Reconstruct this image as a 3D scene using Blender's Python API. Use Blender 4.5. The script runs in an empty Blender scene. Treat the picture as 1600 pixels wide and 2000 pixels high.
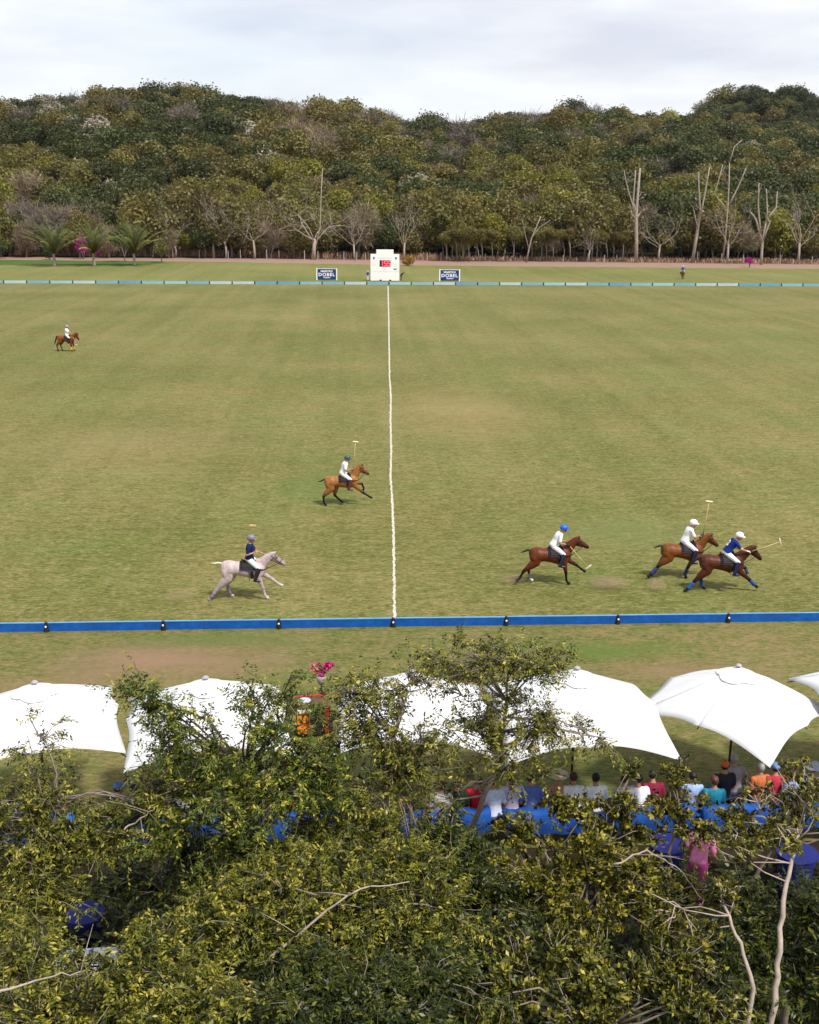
import bpy, math, random
import numpy as np
from mathutils import Vector, Matrix, noise as mnoise

scene = bpy.context.scene
COL = scene.collection
R = math.radians
rng = np.random.default_rng(11)
random.seed(5)

# ------------------------------------------------------------------ camera
CH, PITCH, YAW, ROLL, FPX = 13.183, 0.2813, 0.0563, 0.008, 2100.0
cF = np.array([math.sin(YAW) * math.cos(PITCH), math.cos(YAW) * math.cos(PITCH), -math.sin(PITCH)])
_r = np.array([math.cos(YAW), -math.sin(YAW), 0.0])
_u = np.cross(_r, cF)
cR = _r * math.cos(ROLL) + _u * math.sin(ROLL)
cU = -_r * math.sin(ROLL) + _u * math.cos(ROLL)
CPOS = np.array([0, 0, CH])
cam_d = bpy.data.cameras.new('camera')
cam = bpy.data.objects.new('camera', cam_d)
COL.objects.link(cam)
cam.matrix_world = Matrix(((cR[0], cU[0], -cF[0], 0), (cR[1], cU[1], -cF[1], 0), (cR[2], cU[2], -cF[2], CH), (0, 0, 0, 1)))
cam_d.sensor_fit = 'HORIZONTAL'
cam_d.sensor_width = 36
cam_d.lens = 36 * FPX / 1600
cam_d.clip_end = 5000
scene.camera = cam

# ------------------------------------------------------------------ light
SUN_EL, SUN_AZ = R(57), R(138)          # azimuth measured clockwise from +Y (field direction)
world = bpy.data.worlds.new('World')
scene.world = world
world.use_nodes = True
wn, wl = world.node_tree.nodes, world.node_tree.links
wn.clear()
w_out = wn.new('ShaderNodeOutputWorld')
sky = wn.new('ShaderNodeTexSky')
sky.sky_type = 'NISHITA'
sky.sun_disc = False
sky.sun_elevation = SUN_EL
sky.sun_rotation = SUN_AZ
bg_sky = wn.new('ShaderNodeBackground')
bg_sky.inputs[1].default_value = 0.15
wl.new(sky.outputs[0], bg_sky.inputs[0])
tc = wn.new('ShaderNodeTexCoord')
mp = wn.new('ShaderNodeMapping')
mp.inputs['Scale'].default_value = (1.6, 1.6, 7.0)
mp.inputs['Location'].default_value = (0.35, 0.1, 0.6)
wl.new(tc.outputs['Generated'], mp.inputs[0])
nz = wn.new('ShaderNodeTexNoise')
nz.inputs['Scale'].default_value = 1.7
nz.inputs['Detail'].default_value = 7
nz.inputs['Roughness'].default_value = 0.52
wl.new(mp.outputs[0], nz.inputs['Vector'])
cr = wn.new('ShaderNodeValToRGB')
cr.color_ramp.elements[0].position = 0.30
cr.color_ramp.elements[0].color = (0.62, 0.62, 0.62, 1)
cr.color_ramp.elements[1].position = 0.62
wl.new(nz.outputs['Fac'], cr.inputs[0])
nz2 = wn.new('ShaderNodeTexNoise')
nz2.inputs['Scale'].default_value = 2.6
nz2.inputs['Detail'].default_value = 6
wl.new(mp.outputs[0], nz2.inputs['Vector'])
cr2 = wn.new('ShaderNodeValToRGB')
cr2.color_ramp.elements[0].position = 0.36
cr2.color_ramp.elements[0].color = (0.70, 0.71, 0.79, 1)
cr2.color_ramp.elements[1].position = 0.62
cr2.color_ramp.elements[1].color = (0.93, 0.935, 0.955, 1)
wl.new(nz2.outputs['Fac'], cr2.inputs[0])
bg_cloud = wn.new('ShaderNodeBackground')
bg_cloud.inputs[1].default_value = 1.07
wl.new(cr2.outputs[0], bg_cloud.inputs[0])
w_mix = wn.new('ShaderNodeMixShader')
wl.new(cr.outputs[0], w_mix.inputs[0])
wl.new(bg_sky.outputs[0], w_mix.inputs[1])
wl.new(bg_cloud.outputs[0], w_mix.inputs[2])
wl.new(w_mix.outputs[0], w_out.inputs[0])

sun_d = bpy.data.lights.new('sun', 'SUN')
sun_d.energy = 4.7
sun_d.angle = R(7)
sun_d.color = (1.0, 0.955, 0.88)
sun = bpy.data.objects.new('sun', sun_d)
COL.objects.link(sun)
sd = Vector((math.sin(SUN_AZ) * math.cos(SUN_EL), math.cos(SUN_AZ) * math.cos(SUN_EL), math.sin(SUN_EL)))
sun.rotation_euler = sd.to_track_quat('Z', 'Y').to_euler()
sun.location = (0, 0, 60)

vs = scene.view_settings
vs.view_transform = 'Standard'
vs.look = 'None'
vs.exposure = 0.1
vs.gamma = 1.0
vs.use_curve_mapping = False
scene.cycles.use_denoising = True
scene.cycles.max_bounces = 6
scene.cycles.diffuse_bounces = 3
scene.cycles.transparent_max_bounces = 6
scene.cycles.volume_bounces = 0
scene.cycles.use_adaptive_sampling = True

# ------------------------------------------------------------------ pixel helpers (photograph is 1600 x 2000)
def ray(px, py):
    d = cF + cR * ((px - 800) / FPX) + cU * ((1000 - py) / FPX)
    return d
def gp(px, py, z=0.0):
    d = ray(px, py)
    return CPOS + d * ((z - CH) / d[2])
def atY(px, py, Y):
    d = ray(px, py)
    return CPOS + d * (Y / d[1])

# ------------------------------------------------------------------ mesh helpers
def V(*a): return np.array(a, float)
def unit(v):
    v = np.asarray(v, float)
    n = np.linalg.norm(v)
    return v / n if n > 1e-9 else V(0, 0, 1)

class MB:
    def __init__(s):
        s.v, s.f, s.n = [], [], 0
    def add(s, verts, faces):
        verts = np.asarray(verts, float)
        s.v.append(verts)
        s.f += [tuple(i + s.n for i in f) for f in faces]
        s.n += len(verts)
        return s
    def box(s, c, d, M=None):
        x, y, z = np.asarray(d, float) / 2
        p = np.array([(-x, -y, -z), (x, -y, -z), (x, y, -z), (-x, y, -z), (-x, -y, z), (x, -y, z), (x, y, z), (-x, y, z)])
        if M is not None: p = p @ np.asarray(M).T
        return s.add(p + np.asarray(c), [(3, 2, 1, 0), (4, 5, 6, 7), (0, 1, 5, 4), (1, 2, 6, 5), (2, 3, 7, 6), (3, 0, 4, 7)])
    def loft(s, rings, n=12, cap=True):
        """rings: (centre, axis_a, axis_b) with the axes scaled to the radii"""
        t = np.arange(n) * 2 * math.pi / n
        pts = [np.asarray(c) + np.outer(np.cos(t), a) + np.outer(np.sin(t), b) for c, a, b in rings]
        m = len(rings)
        fs = [(i * n + j, i * n + (j + 1) % n, (i + 1) * n + (j + 1) % n, (i + 1) * n + j) for i in range(m - 1) for j in range(n)]
        vs_ = np.concatenate(pts)
        if cap:
            vs_ = np.concatenate([vs_, [rings[0][0]], [rings[-1][0]]])
            a0, a1 = m * n, m * n + 1
            fs += [(a0, (j + 1) % n, j) for j in range(n)] + [(a1, (m - 1) * n + j, (m - 1) * n + (j + 1) % n) for j in range(n)]
        return s.add(vs_, fs)
    def tube(s, pts, rad, n=6, lat=None, latk=1.0, dome=False):
        """round (or flattened, factor latk along lat) tube through pts with radii rad"""
        pts = [np.asarray(p, float) for p in pts]
        rad = list(rad) if hasattr(rad, '__len__') else [rad] * len(pts)
        if dome:
            d0, d1 = unit(pts[0] - pts[1]), unit(pts[-1] - pts[-2])
            pts = [pts[0] + d0 * rad[0] * .92, pts[0] + d0 * rad[0] * .55] + pts + [pts[-1] + d1 * rad[-1] * .55, pts[-1] + d1 * rad[-1] * .92]
            rad = [rad[0] * .3, rad[0] * .8] + rad + [rad[-1] * .8, rad[-1] * .3]
        rings, prev = [], None
        for i, p in enumerate(pts):
            d = unit(pts[min(i + 1, len(pts) - 1)] - pts[max(i - 1, 0)])
            if lat is not None: a = np.asarray(lat, float)
            elif prev is not None: a = prev
            else: a = V(1, 0, 0) if abs(d[0]) < .8 else V(0, 1, 0)
            a = unit(a - d * np.dot(a, d))
            prev = a
            b = np.cross(d, a)
            rings.append((p, a * rad[i] * latk, b * rad[i]))
        return s.loft(rings, n)
    def ball(s, c, r, n=10, m=6):
        r = np.asarray(r if hasattr(r, '__len__') else (r, r, r), float)
        rings = []
        for i in range(m + 1):
            t = math.pi * (i + .25 * (i == 0) - .25 * (i == m)) / m
            rings.append((np.asarray(c) + V(0, 0, -math.cos(t) * r[2]), V(math.sin(t) * r[0], 0, 0), V(0, math.sin(t) * r[1], 0)))
        return s.loft(rings, n)
    def mesh(s, name='mesh', smooth=False):
        me = bpy.data.meshes.new(name)
        me.from_pydata(np.concatenate(s.v).tolist(), [], s.f)
        if smooth: me.polygons.foreach_set('use_smooth', np.ones(len(me.polygons), bool))
        me.update()
        return me
    def build(s, name, m, parent=None, smooth=False, loc=None):
        return mk(name, s.mesh(name, smooth), m, parent, loc)

def mk(name, me, m=None, parent=None, loc=None):
    o = bpy.data.objects.new(name, me)
    COL.objects.link(o)
    if m is not None and me is not None and len(me.materials) == 0: me.materials.append(m)
    if parent is not None: o.parent = parent
    if loc is not None: o.location = Vector(loc)
    return o
def empty(name, loc=(0, 0, 0), rz=0.0, parent=None):
    o = bpy.data.objects.new(name, None)
    COL.objects.link(o)
    o.location = Vector(loc)
    o.rotation_euler = (0, 0, rz)
    o.empty_display_size = .3
    if parent is not None: o.parent = parent
    return o
def tag(o, label=None, cat=None, group=None, kind=None):
    if label: o['label'] = label
    if cat: o['category'] = cat
    if group: o['group'] = group
    if kind: o['kind'] = kind
    return o
def fast_mesh(name, verts, quads, tris=None, attr=None, smooth=False):
    """numpy arrays straight into a mesh; attr = (name, per-vertex float)"""
    me = bpy.data.meshes.new(name)
    verts = np.ascontiguousarray(verts, np.float32)
    nq = len(quads)
    nt = 0 if tris is None else len(tris)
    loops = np.concatenate([np.asarray(quads, np.int32).ravel(), np.asarray(tris, np.int32).ravel() if nt else np.zeros(0, np.int32)])
    me.vertices.add(len(verts))
    me.vertices.foreach_set('co', verts.ravel())
    me.loops.add(len(loops))
    me.loops.foreach_set('vertex_index', loops)
    me.polygons.add(nq + nt)
    st = np.concatenate([np.arange(nq) * 4, nq * 4 + np.arange(nt) * 3]).astype(np.int32)
    me.polygons.foreach_set('loop_start', st)
    if smooth: me.polygons.foreach_set('use_smooth', np.ones(nq + nt, bool))
    me.update(calc_edges=True)
    if attr is not None:
        a = me.attributes.new(attr[0], 'FLOAT', 'POINT')
        a.data.foreach_set('value', np.ascontiguousarray(attr[1], np.float32))
    return me

# voxel remesh in a throw-away scene: joins overlapping closed pieces into one continuous skin
TMP = bpy.data.scenes.new('tmp')
def remesh(mb, voxel, smooth=4, name='skin', fac=.5):
    me = mb.mesh(name)
    o = bpy.data.objects.new('tmp', me)
    TMP.collection.objects.link(o)
    m = o.modifiers.new('r', 'REMESH')
    m.mode = 'VOXEL'
    m.voxel_size = voxel
    if smooth:
        k = o.modifiers.new('s', 'SMOOTH')
        k.iterations = smooth
        k.factor = fac
    vl = TMP.view_layers[0]
    vl.update()
    dg = vl.depsgraph
    out = bpy.data.meshes.new_from_object(o.evaluated_get(dg))
    out.name = name
    bpy.data.objects.remove(o)
    bpy.data.meshes.remove(me)
    out.polygons.foreach_set('use_smooth', np.ones(len(out.polygons), bool))
    return out
def paint(me, samples):
    """coat colours: every vertex takes the colour of the nearest skeleton sample (p, r, colour)"""
    P = np.array([s[0] for s in samples]); RR = np.array([s[1] for s in samples]); C = np.array([s[2] for s in samples])
    n = len(me.vertices)
    co = np.zeros(n * 3, np.float32)
    me.vertices.foreach_get('co', co)
    co = co.reshape(-1, 3)
    out = np.ones((n, 4), np.float32)
    for i in range(0, n, 4000):
        d = np.linalg.norm(co[i:i + 4000, None] - P[None], axis=2) - RR[None] * .9
        w = np.exp(-(d - d.min(1, keepdims=True)) / .018)
        out[i:i + 4000, :3] = (w @ C) / w.sum(1, keepdims=True)
    a = me.color_attributes.new('coat', 'FLOAT_COLOR', 'POINT')
    a.data.foreach_set('color', out.ravel())

# ------------------------------------------------------------------ materials
MATS = {}
def nodes_of(name):
    m = bpy.data.materials.new(name)
    m.use_nodes = True
    n, l = m.node_tree.nodes, m.node_tree.links
    b = n['Principled BSDF']
    return m, n, l, b
def noise_node(n, l, scale, detail=4, rough=.55, vec=None, mscale=None, rot=None, coord='Object'):
    if vec is None:
        t = n.new('ShaderNodeTexCoord')
        vec = t.outputs[coord]
    if mscale is not None:
        mpn = n.new('ShaderNodeMapping')
        mpn.inputs['Scale'].default_value = mscale
        if rot is not None: mpn.inputs['Rotation'].default_value = rot
        l.new(vec, mpn.inputs[0])
        vec = mpn.outputs[0]
    k = n.new('ShaderNodeTexNoise')
    k.inputs['Scale'].default_value = scale
    k.inputs['Detail'].default_value = detail
    k.inputs['Roughness'].default_value = rough
    l.new(vec, k.inputs['Vector'])
    return k
def ramp(n, l, fac, stops):
    r = n.new('ShaderNodeValToRGB')
    e = r.color_ramp.elements
    while len(e) < len(stops): e.new(.5)
    for i, (p, c) in enumerate(stops):
        e[i].position = p
        e[i].color = (*c, 1) if len(c) == 3 else c
    l.new(fac, r.inputs[0])
    return r
def mixc(n, l, fac, a, b, mode='MIX'):
    m = n.new('ShaderNodeMix')
    m.data_type = 'RGBA'
    m.blend_type = mode
    for sock, val in ((m.inputs[0], fac), (m.inputs[6], a), (m.inputs[7], b)):
        if hasattr(val, 'is_linked') or hasattr(val, 'links'): l.new(val, sock)
        else: sock.default_value = val if not hasattr(val, '__len__') else ((*val, 1) if len(val) == 3 else val)
    return m.outputs[2]
def mat(name, col, rough=.6, var=.18, scale=6.0, metal=0.0, spec=.4, bump=0.0):
    """one plain material: base colour with soft blotches and fine grain"""
    if name in MATS: return MATS[name]
    m, n, l, b = nodes_of(name)
    k = noise_node(n, l, scale, 6, .65)
    c = np.array(col, float)
    r_ = ramp(n, l, k.outputs['Fac'], [(.3, tuple(np.clip(c * (1 - var), 0, 1))), (.7, tuple(np.clip(c * (1 + var * .7), 0, 1)))])
    l.new(r_.outputs[0], b.inputs['Base Color'])
    b.inputs['Roughness'].default_value = rough
    b.inputs['Metallic'].default_value = metal
    b.inputs['Specular IOR Level'].default_value = spec
    if bump:
        bp = n.new('ShaderNodeBump')
        bp.inputs['Strength'].default_value = bump
        bp.inputs['Distance'].default_value = .02
        l.new(k.outputs['Fac'], bp.inputs['Height'])
        l.new(bp.outputs[0], b.inputs['Normal'])
    MATS[name] = m
    return m
def coat_mat(name, rough, spec):
    if name in MATS: return MATS[name]
    m, n, l, b = nodes_of(name)
    a = n.new('ShaderNodeAttribute')
    a.attribute_name = 'coat'
    k = noise_node(n, l, 9, 5, .6)
    r_ = ramp(n, l, k.outputs['Fac'], [(.3, (.62, .62, .62)), (.7, (1.2, 1.17, 1.14))])
    c = mixc(n, l, 1.0, a.outputs['Color'], r_.outputs[0], 'MULTIPLY')
    l.new(c, b.inputs['Base Color'])
    b.inputs['Roughness'].default_value = rough
    b.inputs['Specular IOR Level'].default_value = spec
    MATS[name] = m
    return m
def leaf_mat(name, stops, trans=.28, rough=.5, attr='v', spec=.35, rand=0.0):
    """foliage: every leaf carries its own random value v; rand lets each tree differ a little"""
    if name in MATS: return MATS[name]
    m, n, l, b = nodes_of(name)
    a = n.new('ShaderNodeAttribute')
    a.attribute_name = attr
    fac = a.outputs['Fac']
    r_ = ramp(n, l, fac, stops)
    c = r_.outputs[0]
    if rand:
        oi = n.new('ShaderNodeObjectInfo')
        hs = n.new('ShaderNodeHueSaturation')
        m1 = n.new('ShaderNodeMapRange')
        m1.inputs['To Min'].default_value = .5 - .045 * rand
        m1.inputs['To Max'].default_value = .5 + .012 * rand
        l.new(oi.outputs['Random'], m1.inputs['Value'])
        l.new(m1.outputs[0], hs.inputs['Hue'])
        mm = n.new('ShaderNodeMath')
        mm.operation = 'MULTIPLY'
        mm.inputs[1].default_value = 7.31
        l.new(oi.outputs['Random'], mm.inputs[0])
        fr = n.new('ShaderNodeMath')
        fr.operation = 'FRACT'
        l.new(mm.outputs[0], fr.inputs[0])
        m2 = n.new('ShaderNodeMapRange')
        m2.inputs['To Min'].default_value = 1 - .4 * rand
        m2.inputs['To Max'].default_value = 1 + .4 * rand
        l.new(fr.outputs[0], m2.inputs['Value'])
        l.new(m2.outputs[0], hs.inputs['Value'])
        l.new(c, hs.inputs['Color'])
        c = hs.outputs['Color']
    l.new(c, b.inputs['Base Color'])
    b.inputs['Roughness'].default_value = rough
    b.inputs['Specular IOR Level'].default_value = spec
    if trans:
        t = n.new('ShaderNodeBsdfTranslucent')
        l.new(c, t.inputs[0])
        x = n.new('ShaderNodeMixShader')
        x.inputs[0].default_value = trans
        l.new(b.outputs[0], x.inputs[1])
        l.new(t.outputs[0], x.inputs[2])
        l.new(x.outputs[0], n['Material Output'].inputs[0])
    MATS[name] = m
    return m
def cloth_mat(name, col, trans=.2):
    if name in MATS: return MATS[name]
    m, n, l, b = nodes_of(name)
    k = noise_node(n, l, 3, 5, .6)
    c = np.array(col)
    r_ = ramp(n, l, k.outputs['Fac'], [(.3, tuple(c * .95)), (.7, tuple(c))])
    l.new(r_.outputs[0], b.inputs['Base Color'])
    b.inputs['Roughness'].default_value = .85
    b.inputs['Specular IOR Level'].default_value = .2
    t = n.new('ShaderNodeBsdfTranslucent')
    l.new(r_.outputs[0], t.inputs[0])
    x = n.new('ShaderNodeMixShader')
    x.inputs[0].default_value = trans
    l.new(b.outputs[0], x.inputs[1])
    l.new(t.outputs[0], x.inputs[2])
    l.new(x.outputs[0], n['Material Output'].inputs[0])
    MATS[name] = m
    return m
# ================================================================== THE SETTING
def grass_mat(name, green, straw, soil, bias, patch=.035, worn=()):
    m, n, l, b = nodes_of(name)
    t = n.new('ShaderNodeTexCoord')
    vec = t.outputs['Object']
    big = noise_node(n, l, 1, 5, .6, vec, (patch * 1.6, patch * 1.5, 1))
    spk = noise_node(n, l, 1, 3, .7, vec, (2.6, 8, 1))
    hue = noise_node(n, l, 1, 5, .6, vec, (patch * 4, patch * 5, 1))
    streak = noise_node(n, l, 1, 3, .5, vec, (.42, .012, 1))
    cross = noise_node(n, l, 1, 3, .6, vec, (.03, .55, 1))
    mid = noise_node(n, l, 1, 5, .65, vec, (1.1, 2.6, 1))
    fine = noise_node(n, l, 1, 6, .8, vec, (4.5, 10, 1))
    def scaled(sock, k):
        q = n.new('ShaderNodeMath'); q.operation = 'MULTIPLY_ADD'
        q.inputs[1].default_value = k; q.inputs[2].default_value = -k / 2
        l.new(sock, q.inputs[0]); return q.outputs[0]
    acc = None
    for sk, k in ((big, .75), (streak, .38), (cross, .14), (mid, 1.1), (fine, 2.9)):
        o = scaled(sk.outputs['Fac'], k)
        if acc is None: acc = o
        else:
            q = n.new('ShaderNodeMath'); l.new(acc, q.inputs[0]); l.new(o, q.inputs[1]); acc = q.outputs[0]
    q = n.new('ShaderNodeMath'); l.new(acc, q.inputs[0]); q.inputs[1].default_value = bias
    g = np.array(green); s = np.array(straw)
    r_ = ramp(n, l, q.outputs[0], [(.08, tuple(g * .62)), (.35, tuple(g)), (.6, tuple((g + s) / 2)), (.82, tuple(s)), (1.0, tuple(soil))])
    hr_ = ramp(n, l, hue.outputs['Fac'], [(.32, (.88, 1.03, .88)), (.5, (1, 1, 1)), (.68, (1.05, .99, 1.0))])
    c1 = mixc(n, l, 1.0, r_.outputs[0], hr_.outputs[0], 'MULTIPLY')
    sr_ = ramp(n, l, spk.outputs['Fac'], [(.57, (0, 0, 0)), (.68, (.75, .75, .75))])
    c2 = mixc(n, l, sr_.outputs[0], c1, tuple(np.clip(s * 1.18, 0, 1)))
    dr_ = ramp(n, l, spk.outputs['Fac'], [(.30, (.55, .55, .55)), (.40, (0, 0, 0))])
    c3 = mixc(n, l, dr_.outputs[0], c2, tuple(g * .55))
    for (wp, wr, wc, wk) in worn:            # trodden or watered places with ragged edges
        sb_ = n.new('ShaderNodeVectorMath'); sb_.operation = 'SUBTRACT'; sb_.inputs[1].default_value = (wp[0], wp[1], 0); l.new(vec, sb_.inputs[0])
        dv = n.new('ShaderNodeVectorMath'); dv.operation = 'DIVIDE'; dv.inputs[1].default_value = (wr[0], wr[1], 1); l.new(sb_.outputs[0], dv.inputs[0])
        ln = n.new('ShaderNodeVectorMath'); ln.operation = 'LENGTH'; l.new(dv.outputs[0], ln.inputs[0])
        ad = n.new('ShaderNodeMath'); ad.operation = 'MULTIPLY_ADD'; ad.inputs[1].default_value = 2.2; l.new(hue.outputs['Fac'], ad.inputs[0]); l.new(ln.outputs['Value'], ad.inputs[2])
        a2 = n.new('ShaderNodeMath'); a2.operation = 'MULTIPLY_ADD'; a2.inputs[1].default_value = 1.1; l.new(fine.outputs['Fac'], a2.inputs[0]); l.new(ad.outputs[0], a2.inputs[2])
        wr_ = ramp(n, l, a2.outputs[0], [(0, (wk, wk, wk)), (1, (0, 0, 0))])
        mp_ = n.new('ShaderNodeMapRange'); mp_.inputs['From Min'].default_value = 1.75; mp_.inputs['From Max'].default_value = 2.9; l.new(a2.outputs[0], mp_.inputs['Value']); l.new(mp_.outputs[0], wr_.inputs[0])
        wcol = mixc(n, l, fine.outputs['Fac'], tuple(np.array(wc) * .72), tuple(np.array(wc) * 1.25))
        c3 = mixc(n, l, wr_.outputs[0], c3, wcol)
    l.new(c3, b.inputs['Base Color'])
    b.inputs['Roughness'].default_value = .9
    b.inputs['Specular IOR Level'].default_value = .15
    bp = n.new('ShaderNodeBump')
    bp.inputs['Strength'].default_value = .5
    bp.inputs['Distance'].default_value = .03
    l.new(fine.outputs['Fac'], bp.inputs['Height'])
    l.new(bp.outputs[0], b.inputs['Normal'])
    return m
def soil_mat(name, stops, scale, mscale=None):
    m, n, l, b = nodes_of(name)
    k = noise_node(n, l, scale, 8, .68, None, mscale)
    r_ = ramp(n, l, k.outputs['Fac'], stops)
    l.new(r_.outputs[0], b.inputs['Base Color'])
    b.inputs['Roughness'].default_value = .95
    b.inputs['Specular IOR Level'].default_value = .1
    bp = n.new('ShaderNodeBump')
    bp.inputs['Strength'].default_value = .6
    bp.inputs['Distance'].default_value = .05
    l.new(k.outputs['Fac'], bp.inputs['Height'])
    l.new(bp.outputs[0], b.inputs['Normal'])
    return m

# ---- terrain: flat meadow, wooded hills behind
YR = 520.0
_ridge = [(-260, 186), (-60, 182), (0, 180), (100, 176), (230, 160), (350, 150), (450, 162), (560, 182), (640, 188), (800, 212), (920, 220),
          (1060, 193), (1150, 186), (1250, 203), (1340, 222), (1480, 232), (1600, 228), (1860, 215)]
_rx = np.array([atY(px, py, YR)[0] for px, py in _ridge])
_rz = np.array([atY(px, py, YR)[2] - 14.0 for px, py in _ridge])
_bx, _bz = atY(1490, 168, 760)[0], atY(1490, 168, 760)[2] - 12
def hz(x, y):
    x = np.asarray(x, float); y = np.asarray(y, float)
    top = np.interp(x, _rx, _rz)
    s = np.clip((y - 262) / (YR - 262), 0, 1)
    prof = .45 * s + .55 * s * s * (3 - 2 * s)
    h = top * prof
    h = h + np.sin(x * .035 + 1.0) * np.sin(y * .03) * 4.5 * s * (1 - s) * 2 + np.sin(x * .012 + y * .021) * 6 * s * (1 - s)
    h = h + np.where(y > YR, -(y - YR) * .12, 0)
    back = (_bz + 20) * np.exp(-(np.abs(x - _bx) / 118) ** 2.0 - ((y - 760) / 150) ** 2) - 20
    return np.where(y > YR + 20, np.maximum(h, back), h)
xs = np.linspace(-420, 480, 150)
ys = np.concatenate([np.linspace(-60, 255, 22), np.linspace(262, 860, 90)])
gx, gy = np.meshgrid(xs, ys)
gz = np.where(gy < 262, -.012, hz(gx, gy) - .012)
nx, ny = len(xs), len(ys)
idx = np.arange(nx * ny).reshape(ny, nx)
quads = np.stack([idx[:-1, :-1], idx[:-1, 1:], idx[1:, 1:], idx[1:, :-1]], -1).reshape(-1, 4)
g = mk('ground', fast_mesh('ground', np.stack([gx, gy, gz], -1).reshape(-1, 3), quads, smooth=True),
       soil_mat('forest_soil', [(.3, (.010, .008, .005)), (.52, (.026, .018, .011)), (.7, (.045, .033, .018))], .8))  # very dark soil: shade beneath the trees is put into this colour
tag(g, kind='structure')
# far plain behind and round the hills, so that the ground goes on to the horizon
mb = MB()
mb.add([(-3000, 860, -45), (3000, 860, -45), (3000, 4000, -45), (-3000, 4000, -45)], [(0, 1, 2, 3)])
tag(mb.build('far_plain', mat('plain_green', (.06, .065, .035), .9, .3, .02)), kind='structure')

NEAR_Y, FAR_Y, BOARD = 32.273, 180.237, 3.66
def sheet(name, pts, z, m, sub=None):
    mb = MB(); mb.add([(p[0], p[1], z) for p in pts], [tuple(range(len(pts)))])
    return tag(mb.build(name, m), kind='structure')
# playing field, run-off beyond the far boards, verge on the near side
sheet('playing_field', [(-150, NEAR_Y, 0), (170, NEAR_Y, 0), (170, FAR_Y, 0), (-150, FAR_Y, 0)], 0.0,
      grass_mat('field_grass', (.107, .112, .025), (.232, .187, .083), (.26, .20, .10), .43,
                worn=[(gp(900, 805), (5, 9), (.30, .215, .105), .4), (gp(260, 870), (7, 6), (.28, .21, .105), .3), (gp(1490, 665), (7, 10), (.10, .135, .035), .35), (gp(1210, 1040), (3, 2.2), (.13, .145, .05), .5), (gp(640, 930), (2.5, 4), (.085, .12, .03), .5)]))
rf = [gp(x, y) for x, y in ((-260, 503), (0, 507), (400, 511), (800, 518), (1200, 521.5), (1600, 525), (1800, 527))]
rb = [gp(x, y) for x, y in ((-260, 498), (0, 500.5), (400, 503.5), (800, 508.5), (1200, 512.5), (1600, 516.5), (1800, 518))]
sheet('runoff_lawn', [(-150, FAR_Y, 0), (170, FAR_Y, 0)] + [tuple(p) for p in rf[::-1]], 0.0,
      grass_mat('runoff_grass', (.120, .132, .032), (.240, .202, .084), (.26, .21, .10), .40, .02))
sheet('dirt_road', [tuple(p) for p in rf] + [tuple(p) for p in rb[::-1]], 0.0,
      soil_mat('road_dirt', [(.3, (.20, .125, .095)), (.55, (.26, .17, .135)), (.75, (.32, .225, .18))], .6, (.3, 2, 1)))
sheet('dry_verge', [tuple(p) for p in rb] + [(170, 268, 0), (-150, 300, 0)], 0.0,
      soil_mat('verge_dirt', [(.3, (.07, .042, .026)), (.55, (.17, .10, .06)), (.75, (.26, .17, .10))], .5))
sheet('near_verge', [(-60, 19.8, 0), (70, 19.8, 0), (70, NEAR_Y, 0), (-60, NEAR_Y, 0)], 0.0,
      grass_mat('verge_grass', (.098, .110, .026), (.200, .145, .068), (.235, .15, .10), .45, .07,
                worn=[(gp(330, 1292), (3.4, 1.5), (.215, .135, .085), .95), (gp(1310, 1310), (2.6, .8), (.20, .13, .075), .7), (gp(120, 1335), (3, .6), (.2, .13, .075), .6), (gp(1180, 1272), (2.4, .7), (.085, .12, .024), .9), (gp(420, 1250), (3, .6), (.09, .115, .03), .8)]))
# dark green watered lawn patch by the palms
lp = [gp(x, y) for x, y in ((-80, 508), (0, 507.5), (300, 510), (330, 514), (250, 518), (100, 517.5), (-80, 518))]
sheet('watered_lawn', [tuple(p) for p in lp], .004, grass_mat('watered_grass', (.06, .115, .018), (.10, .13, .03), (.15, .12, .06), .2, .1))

# ---- chalk centre line, uneven edges
cl = [(758, 558.5), (759.5, 620), (760.5, 690), (761, 735), (763.5, 770), (763, 820), (764.5, 880), (763, 930), (766.5, 985), (768, 1020), (769, 1060), (769.5, 1100), (770.5, 1140), (770, 1175), (771.5, 1207)]
P = np.array([gp(x, y)[:2] for x, y in cl])
yy = np.arange(P[:, 1].min(), P[:, 1].max(), .22)
o_ = np.argsort(P[:, 1])
xx = np.interp(yy, P[o_, 1], P[o_, 0]) + np.cumsum(rng.normal(0, .004, len(yy))) * 0 + rng.normal(0, .012, len(yy))
wd = np.interp(yy, [32, 60, 180], [.046, .052, .085]) * (1 + rng.normal(0, .14, len(yy)))
vv = np.concatenate([np.stack([xx - wd, yy, np.full(len(yy), .005)], -1), np.stack([xx + wd, yy, np.full(len(yy), .005)], -1)])
n_ = len(yy); i_ = np.arange(n_ - 1)
m, n, l, b = nodes_of('chalk')
k = noise_node(n, l, 9, 5, .7)
r_ = ramp(n, l, k.outputs['Fac'], [(.38, (.22, .20, .10)), (.5, (.46, .44, .37)), (.65, (.62, .61, .57))])
l.new(r_.outputs[0], b.inputs['Base Color']); b.inputs['Roughness'].default_value = .95
tag(mk('centre_line', fast_mesh('centre_line', vv, np.stack([i_, i_ + n_, i_ + n_ + 1, i_ + 1], -1)), m), kind='structure')

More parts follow.
